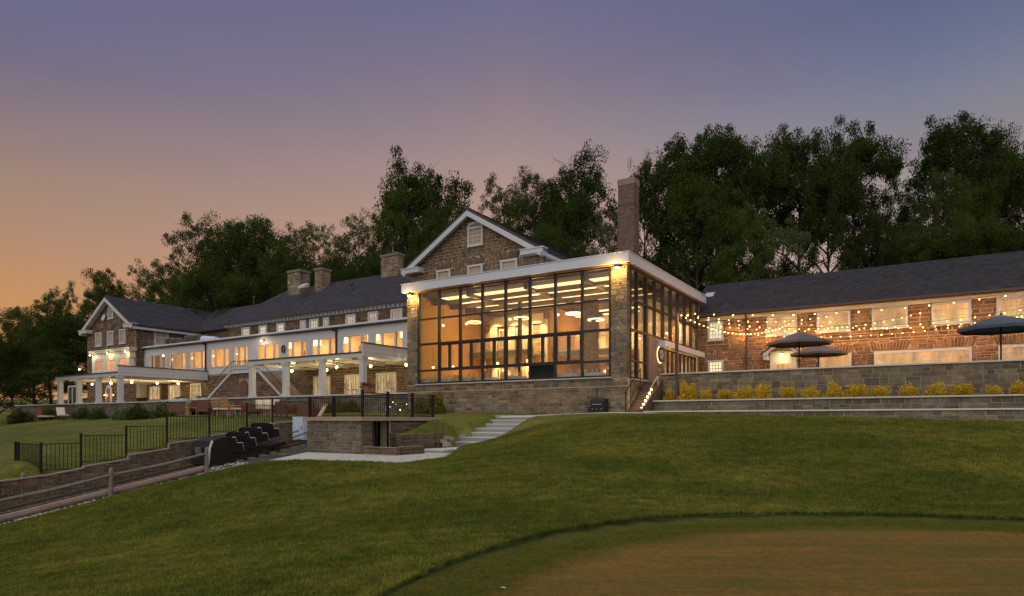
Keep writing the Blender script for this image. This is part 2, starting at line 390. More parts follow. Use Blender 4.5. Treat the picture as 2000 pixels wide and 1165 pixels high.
def fan(u0, u1, z, h=.55, w=.16, lean=.35):
    """voussoirs of a flat arch above an opening"""
    n = max(3, round((u1-u0)/w)); out = []
    for i in range(n):
        u = u0+(i+.5)*(u1-u0)/n; f = (i+.5)/n*2-1; hh = h*random.uniform(.8, 1.0)
        out.append((u-(u1-u0)/n*.42+f*hh*lean*.4, u+(u1-u0)/n*.42+f*hh*lean*.4, z, z+hh, f*lean))
    return out

# ------------------------------------------------------------------ windows
def window(root, u0, u1, z0, z1, plane, face='t', cols=2, rows=2, pane=None, frame=None, fw=.09, mw=.03, sill=True, arch=False, dep=.10, name='window', mid=None, lite=None):
    frame = frame or white; pane = pane or lit_b
    def bx(mb, a, b, y0, y1, c, d):
        if face == 't': mb.box(a, b, plane+y0, plane+y1, c, d)
        else: mb.box(plane-y1, plane-y0, a, b, c, d)
    f = MB(); bx(f, u0, u0+fw, -dep, .1, z0, z1); bx(f, u1-fw, u1, -dep, .1, z0, z1)
    bx(f, u0+fw, u1-fw, -dep+.004, .1, z1-fw, z1); bx(f, u0+fw, u1-fw, -dep+.004, .1, z0, z0+fw)
    iu0, iu1, iz0, iz1 = u0+fw, u1-fw, z0+fw, z1-fw
    for i in range(1, cols):
        u = iu0+(iu1-iu0)*i/cols; q = mw*1.8 if (mid and i in mid) else mw; bx(f, u-q/2, u+q/2, -dep*.35, .03, iz0, iz1)
    for i in range(1, rows):
        z = iz0+(iz1-iz0)*i/rows; q = mw*1.8 if rows == 2 or (rows == 4 and i == 2) else mw; bx(f, iu0, iu1, -dep*.25, .035, z-q/2, z+q/2)
    if arch:
        n = 9; c = (u0+u1)/2; r = (u1-u0)/2; pts = [(c-r*math.cos(math.pi*i/n), z1-.002+r*.55*math.sin(math.pi*i/n)) for i in range(n+1)]
        if face == 't': f.prism(pts, 1, plane-dep, plane+.1)
        pts2 = [(c-(r-fw)*math.cos(math.pi*i/n), z1-.004+(r*.55-fw)*math.sin(math.pi*i/n)) for i in range(n+1)]
    fo = part(root, name, f, frame)
    g = MB(); bx(g, iu0, iu1, .04, .055, iz0, iz1)
    if arch: g.prism(pts2, 1, plane-dep-.006, plane-dep-.002)
    part(root, 'pane', g, pane, fo)
    if sill:
        q = MB(); bx(q, u0-.06, u1+.06, -dep-.07, .02, z0-.07, z0-.002); part(root, 'sill', q, frame, fo)
    return fo
def french_door(root, u0, u1, z0, z1, plane, pane=None):
    w = window(root, u0, u1, z0, z1, plane, cols=6, rows=4, pane=pane or lit_b, frame=cream, fw=.13, sill=False, name='french_door', mid=(3,))
    return w
def cord_pts(a, b, sag, n=20):
    return [Vector(a).lerp(Vector(b), i/n)-Vector((0,0,sag*4*(i/n)*(1-i/n))) for i in range(n+1)]
def pl(x, y, z, e, col=WARM, r=.12, kind='POINT'):
    d = bpy.data.lights.new('lamp_light', kind); d.energy = e; d.color = col; d.shadow_soft_size = r
    return d
def lightobj(par, name, loc, d):
    o = bpy.data.objects.new(name, d); COL.objects.link(o); o.parent = par; o.location = loc; return o

# ------------------------------------------------------------------ terrain
def ztrack(t): return -2.22+0.165*(t+15.98)
CP = []
def c_px(px, py, D): CP.append(((px-1000)/1260*D, D, (822-py)/1260*D))
def c_st(s, t, z): p = W(s, t); CP.append((p.x, p.y, z))
for x, y in ((5.5,4.2),(0,5),(11,5),(5.5,11),(-.5,9),(10.5,9.5),(5.5,-4),(-1.5,0),(12,0)): CP.append((x, y, -1.65))
for s, z in ((24,-.12),(16,-.03),(12,.08),(8,.19),(4,.30),(0,.40),(-3,.33)): c_st(s, -1.75, z-.02)
for s in (24, 16, 8, 0, -4): c_st(s, .5, {24:-.1,16:0,8:.2,0:.42,-4:.4}[s])
CP += [(7,18,-.95),(12,19,-.72),(1,17,-1.25),(2,24,-.55),(8,25,-.05),(-3,14,-1.72),(17,17,-.95),(-3.5,20,-1.5)]
for px, py, D in ((1005,842,31.5),(986,856,29.0),(962,868,27.3),(925,880,25.8),(880,894,24.9),(830,900,23.9),(787,905.5,22.2),(740,905,22.2),(690,904,22.4),(640,902.5,22.9),(590,901,23.3),(540,902,23.7),
                  (500,1165,6.6),(0,1165,8),(0,1100,11.8),(0,1030,18.2),(200,1050,13.5),(250,965,22.5),(404,929,26.8),(450,960,18.5),(600,1000,13.2),
                  (300,1080,10.5),(480,912,25.5),(800,960,14.5),(750,1060,9.2)): c_px(px, py, D)
for t in (-11, -13.5, -16, -19.8, -23.5): c_st(-11.9, t, ztrack(t)-.02)
c_st(-11.9,-28,-4.0); c_st(-14,-34,-4.8); c_st(-30,-34,-6.5)
# beside the concrete steps and left of them
for s, t, z in ((-4.7,-2.4,.1),(-4.7,-3.8,-.35),(-4.6,-5.2,-.78),(-7.6,-2.2,.22),(-7.2,-4,-.1),(-7,-5.5,-.5),(-6.8,-7.5,-.7),(-7.3,-6.6,.02),(-10,-4,.3),(-12,-6,.25),(-13,-2,.35),(-15,.5,.48),(-8,0,.44)): c_st(s, t, z)
for s, t, z in ((-7.2,-8.8,-.5),(-7.2,-7.6,-.2),(-7.2,-6.7,.06)): c_st(s, t, z)
# upper left lawn behind the iron fence
for t, z in ((-22,-2.1),(-20.45,-2.02),(-19.03,-1.83),(-17.24,-1.5),(-15.45,-.98),(-13.36,-.66),(-11.3,-.38),(-9.76,-.12),(-7.5,.08)): c_st(-16.3, t, z)
for px, py, D in ((20,900,27),(0,850,45),(0,833,70),(144,815,64),(100,858,42),(300,832,44),(300,819,55),(350,812.5,38.5),(400,815,44),(480,812,41),(550,812,42),(620,812,40.5),
                  (865,807,40.6),(200,833,48),(700,806,42),(60,905,25.2),(-100,860,50)): c_px(px, py, D)
for x, y, z in ((-150,100,-6),(-100,60,-4),(-60,30,-4),(-40,10,-5),(-45,78,.9),(-25,70,1.2),(0,62,1.6),(30,50,1.9),(0,85,6),(0,115,13),(60,70,8),(-60,112,6),(100,100,13),(-100,150,3),(-62,80,0),
                (30,22,-.5),(30,5,-1.7),(0,-25,-1.8),(-20,-10,-3.5),(45,35,.6),(60,0,-1.6),(160,160,18),(0,200,22),(-200,250,2)): CP.append((x,y,z))
CPa = np.array(CP)
STEP_T = np.array([-1.5-.667*i for i in range(7)]+[-7.0,-9.4]); STEP_S = np.array([sx(p_, t_) for p_, t_ in zip([966,957,949,925.6,917.6,893.6,885], STEP_T[:7])]+[-6.9,-6.4])
def onz(px, py, z): D_ = -z*1260/(py-822); return at(px, D_)
SLAB = [onz(p, q, -1.45) for p, q in ((600,883.5),(528,898.5),(580,899.5),(660,901.5),(787,905),(880,893.5),(922,885))]+[(-4.9,-9.0),(-6.9,-9.0),(-6.9,-9.9),(-7.3,-11.9)]
def tps(r): return np.where(r > 1e-9, r*r*np.log(r+1e-9), 0)
def fit(C):
    n = len(C); d = np.hypot(C[:,None,0]-C[None,:,0], C[:,None,1]-C[None,:,1])
    A = np.zeros((n+3, n+3)); A[:n,:n] = tps(d)+np.eye(n)*.08; A[:n,n] = 1; A[:n,n+1:] = C[:,:2]; A[n,:n] = 1; A[n+1:,:n] = C[:,:2].T
    return np.linalg.solve(A, np.concatenate([C[:,2], [0,0,0]]))
wt = fit(CPa)
def rbf(x, y):
    x = np.asarray(x, float); y = np.asarray(y, float); o = np.full(x.shape, wt[len(CPa)])+wt[-2]*x+wt[-1]*y
    for i in range(len(CPa)): o = o+wt[i]*tps(np.hypot(x-CPa[i,0], y-CPa[i,1]))
    return o
def terr(s, t):
    s = np.asarray(s, float); t = np.asarray(t, float)
    x = P0[0]+s*E1[0]+t*E2[0]; y = P0[1]+s*E1[1]+t*E2[1]
    r = np.hypot(x, y-40); far = np.clip((r-190)/150, 0, 1)
    z = rbf(x, y); z = np.clip(z, -14, 24); z = z*(1-far)+far*np.where(y > 60, 10, -6)
    trench = (s > -16.12) & (s < -12.0) & (t < -7.9)
    z = np.where(trench, ztrack(t)-.06, z)
    sl = (s > -13.2) & (s < -5.3) & (t > -20) & (t < -8.1)
    s0s = np.interp(-t, -STEP_T[::1], STEP_S)
    stp = (s > s0s+.02) & (s < -4.9) & (t < -1.4) & (t > -9.36); z = np.where(stp, np.minimum(z, np.interp(-t, [1.5,5.5,5.55,9.4], [.29,-1.10,-1.32,-1.36])-.30), z)
    sp = np.zeros(s.shape, bool); n_ = len(SLAB)
    for i in range(n_):
        (xa, ya), (xb, yb) = SLAB[i], SLAB[(i+1) % n_]
        c_ = ((ya > t) != (yb > t)); sp ^= c_ & (s < (xb-xa)*(t-ya)/((yb-ya) if abs(yb-ya) > 1e-9 else 1e-9)+xa)
    z = np.where(sp, np.minimum(z, -1.53), z)
    z = np.where((s > -6.97) & (s < -4.93) & (t > -12) & (t < -5.45), np.minimum(z, -1.56), z)
    flat = (s >= -12.0) & (s < -5.42) & (t > -12.6) & (t < -6.62)
    z = np.where(flat & (s < -7.4), -1.52, z); z = np.where((s >= -7.48) & (s < -5.42) & (t > -11.8) & (t < -9.62), -1.5, z)
    green = np.clip((7.05-np.hypot(x-5.5, y-4.2))/.15, 0, 1); z = np.where(green > 0, z*(1-green)+green*(-1.70), z)
    bld = (t > .02) & (s > -15.3) & (s < 40) & (t < 20); z = np.where(bld, np.minimum(z, .30), z)
    b2 = (t > 2) & (s > -73) & (s < -15.3) & (t < 21); z = np.where(b2, 1.5, z)
    return z

def zg(s, t): return float(terr(s, t))
def axis(fine0, fine1, step, lo, hi, extra):
    a = list(np.arange(fine0, fine1+1e-6, step)); d = step
    x = fine0
    while x > lo: d *= 1.22; x -= d; a.append(x)
    d = step; x = fine1
    while x < hi: d *= 1.22; x += d; a.append(x)
    a += extra; a = sorted(a); out = [a[0]]
    for v in a[1:]:
        if v-out[-1] > .008: out.append(v)
    return np.array(out)
SA = axis(-34, 24, .33, -500, 500, [-4.94,-4.92,-6.98,-6.96,-16.13,-16.11,-12.01,-11.99,-7.41,-7.39,-5.43,-5.41,-15.31,-15.29])
TA = axis(-38, 12, .33, -420, 600, [-9.37,-9.35,-5.46,-5.44,-7.91,-7.89,-6.63,-6.61,-12.61,-12.59,-11.81,-11.79,-9.63,-9.61,.01,.03])
SS, TT = np.meshgrid(SA, TA, indexing='ij'); ZZ = terr(SS, TT)
vx = P0[0]+SS*E1[0]+TT*E2[0]; vy = P0[1]+SS*E1[1]+TT*E2[1]
V = np.stack([vx.ravel(), vy.ravel(), ZZ.ravel()], 1); nS, nT = SS.shape
ii, jj = np.meshgrid(np.arange(nS-1), np.arange(nT-1), indexing='ij'); a = (ii*nT+jj).ravel()
F = np.stack([a, a+nT, a+nT+1, a+1], 1)
me = bpy.data.meshes.new('lawn_ground'); me.from_pydata(V.tolist(), [], F.tolist()); me.polygons.foreach_set('use_smooth', [True]*len(me.polygons))
ground = bpy.data.objects.new('ground', me); COL.objects.link(ground); ground['kind'] = 'structure'; ground['label'] = 'rolling mown lawn sloping down from the clubhouse to a putting green'
m, n = newmat('lawn'); L = n.links.new; nd = n.nodes.new
o = nd('ShaderNodeOutputMaterial'); b = nd('ShaderNodeBsdfPrincipled'); L(b.outputs[0], o.inputs[0]); b.inputs['Roughness'].default_value = .85; b.inputs['Specular IOR Level'].default_value = .15
g = nd('ShaderNodeNewGeometry')
def tex(scale, detail=5, vec=None, rough=.6):
    x = nd('ShaderNodeTexNoise'); x.inputs['Scale'].default_value = scale; x.inputs['Detail'].default_value = detail; x.inputs['Roughness'].default_value = rough
    L(vec or g.outputs['Position'], x.inputs['Vector']); return x.outputs['Fac']
def rng_(v, a, b_, c, d):
    r = nd('ShaderNodeMapRange'); L(v, r.inputs[0])
    for i, q in enumerate((a, b_, c, d)): r.inputs[i+1].default_value = q
    return r.outputs[0]
def mixc(f, a_, b_):
    x = nd('ShaderNodeMix'); x.data_type = 'RGBA'
    if hasattr(f, 'links') or not isinstance(f, float): L(f, x.inputs[0])
    else: x.inputs[0].default_value = f
    for i, c in ((6, a_), (7, b_)):
        if isinstance(c, tuple): x.inputs[i].default_value = (*c, 1)
        else: L(c, x.inputs[i])
    return x.outputs[2]
mpn = nd('ShaderNodeMapping'); mpn.inputs['Rotation'].default_value = (0, 0, THETA+.25); mpn.inputs['Scale'].default_value = (.35, 2.2, 1); L(g.outputs['Position'], mpn.inputs[0])
def lawncol(k=1.0):
    q = lambda *c: tuple(x*k for x in c)
    c = mixc(rng_(tex(.28, 6), .38, .66, 0, 1), q(.060,.094,.012), q(.185,.180,.030))
    c = mixc(rng_(tex(1.1, 7, mpn.outputs[0], .7), .42, .68, 0, .8), c, q(.23,.18,.042))
    c = mixc(rng_(tex(2.6, 8, None, .9), .44, .60, 0, .8), c, q(.024,.044,.006)); c = mixc(rng_(tex(.16, 3), .45, .6, 0, .45), c, q(.030,.055,.007))
    return mixc(rng_(tex(60, 4, None, .8), .45, .75, 0, .6), c, q(.18,.165,.04))
def groundcol(k=1.0):
    q = lambda *c: tuple(x*k for x in c)
    c = lawncol(k)
    sb = nd('ShaderNodeVectorMath'); sb.operation = 'SUBTRACT'; sb.inputs[1].default_value = (5.5, 4.2, 0); L(g.outputs['Position'], sb.inputs[0])
    ml = nd('ShaderNodeVectorMath'); ml.operation = 'MULTIPLY'; ml.inputs[1].default_value = (1, 1, 0); L(sb.outputs[0], ml.inputs[0])
    ln = nd('ShaderNodeVectorMath'); ln.operation = 'LENGTH'; L(ml.outputs[0], ln.inputs[0])
    wob = nd('ShaderNodeMath'); wob.operation = 'MULTIPLY_ADD'; wob.inputs[1].default_value = .55; L(tex(1.1, 5), wob.inputs[0]); L(ln.outputs['Value'], wob.inputs[2])
    gc = mixc(rng_(tex(.9, 8, mpn.outputs[0], .8), .40, .60, 0, 1), q(.30,.170,.036), q(.17,.125,.026))
    gc = mixc(rng_(tex(9, 8, None, .9), .42, .62, 0, .75), gc, q(.11,.072,.018)); gc = mixc(rng_(tex(.6, 6, mpn.outputs[0], .8), .50, .62, 0, .8), gc, q(.095,.105,.020))
    gc = mixc(rng_(tex(30, 6, None, .85), .5, .7, 0, .5), gc, q(.36,.21,.055))
    co = mixc(rng_(tex(3, 6, mpn.outputs[0], .7), .36, .64, 0, 1), q(.070,.090,.010), q(.135,.115,.018)); co = mixc(rng_(tex(14, 7, None, .85), .45, .65, 0, .7), co, q(.035,.050,.008))
    inn = mixc(rng_(wob.outputs[0], 5.95, 6.5, 0, 1), gc, co)
    inn = mixc(rng_(wob.outputs[0], 5.6, 5.9, 0, 0), inn, co)
    c = mixc(rng_(ln.outputs['Value'], 7.07, 7.13, 0, 1), q(.030,.040,.008), c)  # dark rim: shade inside the cut edge, painted into the ground colour
    return mixc(rng_(ln.outputs['Value'], 6.96, 7.05, 0, 1), inn, c)
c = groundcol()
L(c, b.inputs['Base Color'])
bp = nd('ShaderNodeBump'); bp.inputs['Strength'].default_value = .9; bp.inputs['Distance'].default_value = .03
ad = nd('ShaderNodeMath'); ad.operation = 'ADD'; L(tex(45, 6, None, .8), ad.inputs[0]); L(tex(8, 5), ad.inputs[1]); L(ad.outputs[0], bp.inputs['Height']); L(bp.outputs[0], b.inputs['Normal'])
me.materials.append(m)

# grass blades standing on the longer lawn
blade_m, n = newmat('grass_blade'); L = n.links.new; nd = n.nodes.new
o = nd('ShaderNodeOutputMaterial'); mx_ = nd('ShaderNodeMixShader'); mx_.inputs[0].default_value = .3; d_ = nd('ShaderNodeBsdfDiffuse'); tl_ = nd('ShaderNodeBsdfTranslucent'); g = nd('ShaderNodeNewGeometry')
mpn = nd('ShaderNodeMapping'); mpn.inputs['Rotation'].default_value = (0, 0, THETA+.25); mpn.inputs['Scale'].default_value = (.35, 2.2, 1); L(g.outputs['Position'], mpn.inputs[0])
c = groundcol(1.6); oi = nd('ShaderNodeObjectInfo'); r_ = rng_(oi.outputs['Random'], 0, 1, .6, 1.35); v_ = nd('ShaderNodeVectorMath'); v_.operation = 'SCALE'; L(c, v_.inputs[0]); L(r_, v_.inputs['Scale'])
L(v_.outputs[0], d_.inputs[0]); L(v_.outputs[0], tl_.inputs[0]); L(d_.outputs[0], mx_.inputs[1]); L(tl_.outputs[0], mx_.inputs[2]); L(mx_.outputs[0], o.inputs[0])
def tuft(seed, n=9, h=.05):
    r = random.Random(seed); mb = MB()
    for i in range(n):
        a = r.uniform(0, 6.28); x, y = r.uniform(-.05,.05), r.uniform(-.05,.05); w = .0035; hh = h*r.uniform(.6,1.1); lx, ly = math.cos(a)*hh*.5, math.sin(a)*hh*.5
        px_, py_ = -math.sin(a)*w, math.cos(a)*w
        mb.poly([(x-px_,y-py_,0),(x+px_,y+py_,0),(x+lx*.5+px_*.8,y+ly*.5+py_*.8,hh*.6),(x+lx,y+ly,hh)])
    return mb.mesh('grass_tuft', blade_m)
npts = 330000
D = 5.2+rng.power(1.05, npts)*25; D[:110000] = 5.2+rng.power(1.3, 110000)*7; kx = rng.uniform(-.86, .86, npts); gx = D*kx; gy = D
dx, dy = gx-P0[0], gy-P0[1]; gs = dx*E1[0]+dy*E1[1]; gt = dx*E2[0]+dy*E2[1]
rg = np.hypot(gx-5.5, gy-4.2); ok = ((rg > 7.10) | (rg < 6.98)) & (gt < -1.75) & ~((gs < -11.95)) & ~((gs < -4.6) & (gt > -11.9)) & ~((gs < -6.5) & (gt > -16.5) & (gs > -12.5) & (gy > 22.2))
gx, gy, gs, gt, D = gx[ok], gy[ok], gs[ok], gt[ok], D[ok]; gz = terr(gs, gt)-.004
gm = bpy.data.meshes.new('grass'); gm.from_pydata(np.stack([gx, gy, gz], 1).tolist(), [], [])
at_ = gm.attributes.new('sc', 'FLOAT', 'POINT'); at_.data.foreach_set('value', (rng.uniform(.6, 1.25, len(gx))*np.where(rg[ok] > 7, .75+D/26, np.where(rg[ok] > 5.9, .38, .22))).astype(np.float32))
at_ = gm.attributes.new('ro', 'FLOAT', 'POINT'); at_.data.foreach_set('value', rng.uniform(0, 6.28, len(gx)).astype(np.float32))
grass = bpy.data.objects.new('grass', gm); COL.objects.link(grass); grass['kind'] = 'stuff'; grass['label'] = 'short green grass blades of the sloping lawn'
tcol = bpy.data.collections.new('tufts')
for k in range(3):
    tcol.objects.link(bpy.data.objects.new('grass_tuft', tuft(k+3)))
ng = bpy.data.node_groups.new('grass_scatter', 'GeometryNodeTree')
ng.interface.new_socket('Geometry', in_out='INPUT', socket_type='NodeSocketGeometry'); ng.interface.new_socket('Geometry', in_out='OUTPUT', socket_type='NodeSocketGeometry')
gi = ng.nodes.new('NodeGroupInput'); go = ng.nodes.new('NodeGroupOutput'); ip = ng.nodes.new('GeometryNodeInstanceOnPoints'); ci = ng.nodes.new('GeometryNodeCollectionInfo')
ci.inputs[0].default_value = tcol; ci.inputs['Separate Children'].default_value = True; ci.inputs['Reset Children'].default_value = True; ip.inputs['Pick Instance'].default_value = True
def na(nm):
    q = ng.nodes.new('GeometryNodeInputNamedAttribute'); q.data_type = 'FLOAT'; q.inputs[0].default_value = nm; return q.outputs[0]
cx = ng.nodes.new('ShaderNodeCombineXYZ'); ng.links.new(na('ro'), cx.inputs[2]); er = ng.nodes.new('FunctionNodeEulerToRotation'); ng.links.new(cx.outputs[0], er.inputs[0])
ng.links.new(gi.outputs[0], ip.inputs['Points']); ng.links.new(ci.outputs[0], ip.inputs['Instance']); ng.links.new(na('sc'), ip.inputs['Scale']); ng.links.new(er.outputs[0], ip.inputs['Rotation']); ng.links.new(ip.outputs[0], go.inputs[0])
md = grass.modifiers.new('scatter', 'NODES'); md.node_group = ng

# ------------------------------------------------------------------ path, slab, steps
mb = MB()
SP = [-6.9,-4.9,-3,0,4,8,12,16,20,26]
def zp(s): return float(np.interp(s, [-8,-4.9,0,16,26], [.28,.30,.45,0,-.16]))
for a, b_ in zip(SP[:-1], SP[1:]): mb.hexa([(a,-1.55,zp(a)-.12),(b_,-1.55,zp(b_)-.12),(b_,-.45,zp(b_)-.12),(a,-.45,zp(a)-.12),(a,-1.55,zp(a)),(b_,-1.55,zp(b_)),(b_,-.45,zp(b_)),(a,-.45,zp(a))])
solo('path', mb, concrete, 'pale concrete path running along the terrace foot to the steps', None, 0, 0, 0, kind='structure')
mb = MB(); zc = -1.45
def onz(px, py, z): D_ = -z*1260/(py-822); return at(px, D_)
poly = [onz(p, q, zc) for p, q in ((600,883.5),(528,898.5),(580,899.5),(660,901.5),(787,905),(880,893.5),(922,885))]
poly += [(-4.9,-9.0),(-6.9,-9.0),(-6.9,-9.9),(-7.3,-11.9)]
mb.prism(poly, 2, zc-.12, zc); solo('concrete_apron', mb, concrete, 'pale concrete apron in front of the stone pump house', None, 0, 0, 0, kind='structure')
# eight concrete steps
st = thing('concrete_steps', 'flight of eight wide concrete steps climbing the grass bank', 'steps', -6, -5, -1.4)
zt = [.29-.227*i for i in range(7)]; lpx = [966,957,949,925.6,917.6,893.6,885]
for i in range(7):
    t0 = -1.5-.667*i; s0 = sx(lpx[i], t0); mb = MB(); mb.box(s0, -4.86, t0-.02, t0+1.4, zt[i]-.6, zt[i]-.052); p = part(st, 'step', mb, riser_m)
    mb = MB(); mb.box(s0-.01, -4.85, t0-.04, t0+.68, zt[i]-.05, zt[i]); part(st, 'tread', mb, concrete, p)
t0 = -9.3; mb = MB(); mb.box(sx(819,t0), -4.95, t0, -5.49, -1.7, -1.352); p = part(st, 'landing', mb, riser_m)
mb = MB(); mb.box(sx(819,t0)-.01, -4.94, t0-.02, -5.48, -1.35, -1.30); part(st, 'tread', mb, concrete, p)
# ------------------------------------------------------------------ stone pump house under the lookout
ph = thing('pump_house', 'low stone pump house with flat brownstone slab roof and dark doorway', 'outbuilding', -9.2, -9.2, -1.45)
mb = MB(); mb.box(-10.95,-7.53,-11.75,-11.15,-1.6,-.02); mb.box(-10.95,-10.4,-11.15,-6.6,-1.6,-.02); mb.box(-8.1,-7.53,-11.149,-11.09,-1.6,-.02); mb.box(-8.1,-7.53,-9.98,-6.6,-1.6,-.02); mb.box(-10.39,-8.11,-7.2,-6.6,-1.6,-.02)
pw = part(ph, 'wall', mb, mortar_dark)
stone_wall(ph, pw, stone_block, -11, -7.5, -1.5, 0, -11.76, 't', hc=(.09,.25), ln=(.2,.62), depth=.05, gap=.035, seed=5)
stone_wall(ph, pw, stone_low, -11.78, -6.6, -1.5, 0, -7.52, 's', holes=[(-11.09,-9.98,-1.5,0)], hc=(.09,.25), ln=(.2,.6), depth=.05, gap=.035, seed=6)  # darker, redder stone: the different light on this face painted into its colour
mb = MB(); mb.box(-11.12,-7.36,-11.92,-6.45,0,.165); part(ph, 'roof_slab', mb, slabstone)
mb = MB(); mb.box(-8.0,-7.92,-11.08,-10.35,-1.5,-.03); dr = part(ph, 'door', mb, mat('dark_door', (.05,.028,.02), .6)); mb = MB(); mb.box(-7.62,-7.55,-10.06,-9.98,-1.5,-.03); mb.box(-7.9,-7.84,-10.5,-10.4,-1.5,-.03); part(ph, 'door_frame', mb, blackm)
def lowwall(name, label, s0, s1, t0, t1, z0, z1, sm=stone_low, cap=None, faces=('t','s'), seed=1, cat='wall', hc=(.12,.24), ln=(.2,.6), mort=mortar_dark, **kw):
    w = thing(name, label, cat, (s0+s1)/2, (t0+t1)/2, z0); mb = MB(); ct = .07 if cap else 0
    mb.box(s0+.04, s1-.04, t0+.04, t1-.04, z0, z1-ct); c_ = part(w, 'wall_core', mb, mort)
    if 't' in faces: stone_wall(w, c_, sm, s0, s1, z0, z1-ct, t0+.035, 't', hc=hc, ln=ln, depth=.045, gap=.024, seed=seed, **kw)
    if 's' in faces: stone_wall(w, c_, sm, t0, t1, z0, z1-ct, s1-.035, 's', hc=hc, ln=ln, depth=.045, gap=.024, seed=seed+1, **kw)
    if cap: mb = MB(); mb.box(s0-.05, s1+.05, t0-.05, t1+.02, z1-ct, z1); part(w, 'coping', mb, cap)
    return w
lowwall('low_wall', 'low rubble wall edging the sunken doorway on the apron side', -7.46, -5.4, -11.85, -11.55, -1.6, -1.12, seed=11)
lowwall('low_wall', 'low rubble wall beside the bottom step, right of the sunken doorway', -5.69, -5.4, -11.5, -10.0, -1.6, -1.1, seed=12)
lowwall('retaining_wall', 'dark stone retaining wall behind the sunken doorway, under the grass bank', -7.3, -6.9, -9.9, -7.42, -1.6, -.62, seed=13)
lowwall('stone_pier', 'short reddish stone pier at the right end of the dark retaining wall', -7.1, -6.78, -7.4, -7.0, -1.6, -.55, seed=14)
for i, (px, py, D_, r_, lb) in enumerate(((866,862,31.6,.12,'pale angular rock beside the stone pier'),(872,868,31.4,.16,'largest pale rock at the foot of the steps'),(880,856,32,.12,'tan rock against the lower step'),(905,851,32.6,.11,'flat tan rock in the grass beside the middle step'),(872,855,31.8,.10,'small grey rock on top of the rock pile'))):
    s_, t_ = at(px, D_); z_ = (822-py)/1260*D_; mb = MB(); rr = random.Random(i); mb.hexa([(rr.uniform(.75,1.1)*x*r_+s_, rr.uniform(.75,1.1)*y*r_+t_, z_+z*r_*rr.uniform(.5,.9)) for z in (-1,1) for x,y in ((-1,-1),(1,-1),(1,1),(-1,1))])
    solo('rock', mb, mat('rock_tan', (.30,.25,.20), .9, noise=.3, scale=6, bump=.5), lb, 'rock', s_, t_, z_)

# ------------------------------------------------------------------ glass pavilion
pv = thing('glass_pavilion', 'two-storey glass and stone dining pavilion with flat white roof and lit interior', 'building', -7.5, 6, .3)
mb = MB(); mb.box(-15.3,-.02,.06,.4,.2,2.28); mb.box(-15.28,-14.40,.06,.55,2.285,8.25); mb.box(-.95,-.07,.06,.55,2.285,8.25)
mb.box(-.55,-.07,.41,4.3,.2,2.2); mb.box(-15.28,-14.9,.56,13.4,.2,8.25); mb.box(-.5,-.06,13.0,13.55,.3,8.25); mb.box(-15.3,-.6,13.35,13.6,2,8.2)
pw = part(pv, 'wall', mb, mortar)
holes = [(-14.38,-.97,2.28,8.3)]
stone_wall(pv, pw, stone_ledge, -15.3, 0, .22, 1.83, .055, 't', hc=(.1,.24), ln=(.22,.7), depth=.045, gap=.02, seed=21)
stone_wall(pv, pw, stone_ledge, -15.3, 0, 1.87, 2.26, .055, 't', hc=(.1,.22), ln=(.22,.7), depth=.05, gap=.02, seed=22)
stone_wall(pv, pw, stone_ledge, -15.3, -14.40, 2.3, 8.22, .055, 't', hc=(.14,.34), ln=(.2,.5), depth=.06, gap=.024, seed=23)
stone_wall(pv, pw, stone_ledge, -.95, 0, 2.3, 8.22, .055, 't', hc=(.14,.34), ln=(.2,.5), depth=.06, gap=.024, seed=24)
stone_wall(pv, pw, stone_ledge, .05, .56, .3, 8.22, -.05, 's', hc=(.14,.3), ln=(.2,.5), depth=.04, gap=.024, seed=25)
stone_wall(pv, pw, stone_ledge, .6, 3.1, .3, 2.16, -.05, 's', hc=(.12,.26), ln=(.25,.6), depth=.04, gap=.02, seed=26)
stone_wall(pv, pw, stone_ledge, 13.02, 13.5, 2.2, 8.22, -.05, 's', hc=(.14,.3), ln=(.2,.5), depth=.04, gap=.02, seed=27)
mb = MB(); mb.box(-14.5,-.88,-.10,.12,2.29,2.345); part(pv, 'sill', mb, white)
mb = MB(); mb.box(-.2,.05,.58,3.1,2.21,2.27); part(pv, 'sill', mb, white)
# roof: metal fascia, soffit, lights
mb = MB(); mb.prism([(-15.4,-.42),(.24,-.42),(.24,14.1),(-15.4,14.1)], 2, 8.30, 8.80); rf = part(pv, 'roof', mb, fascia_m)
mb = MB(); mb.box(-15.44,.28,-.46,14.14,8.805,8.85); part(pv, 'roof_coping', mb, fascia_m, rf)
mb = MB(); mb.box(-15.2,.1,-.25,13.9,8.255,8.298); part(pv, 'soffit', mb, mat('timber_soffit', (.30,.17,.10), .6, noise=.2), rf)
# curtain wall frames
U = [sx(p, .1) for p in (819.5,857.5,898.75,942.5,987.5,1035,1085,1136,1190)]
U = list(np.linspace(-14.34, -.99, 9)); zr = [2.36, 3.21, 4.86, 6.50, 8.22]
mb = MB()
for u in U: mb.box(u-.07, u+.07, .02, .18, zr[0], zr[4]+.03)
mb.box(U[0],U[8],.03,.17,zr[0],zr[0]+.09); mb.box(U[0],U[8],.035,.165,zr[1]-.06,zr[1]+.05); mb.box(U[0],U[8],.01,.19,zr[2]-.03,zr[2]+.10); mb.box(U[0],U[8],.035,.165,zr[3]-.05,zr[3]+.05); mb.box(U[0],U[8],.03,.17,zr[4]-.02,zr[4]+.035)
for i in range(1, 7):
    um = (U[i]+U[i+1])/2; mb.box(um-.09, um+.09, .045, .155, zr[1]+.05, zr[2]-.03)
    for a_ in (U[i]+.05, U[i+1]-.13): mb.box(a_, a_+.08, .05, .15, zr[1]+.05, zr[2]-.03)
    for z_ in (zr[1]+.05, zr[2]-.11): mb.box(U[i], U[i+1], .055, .145, z_, z_+.08)
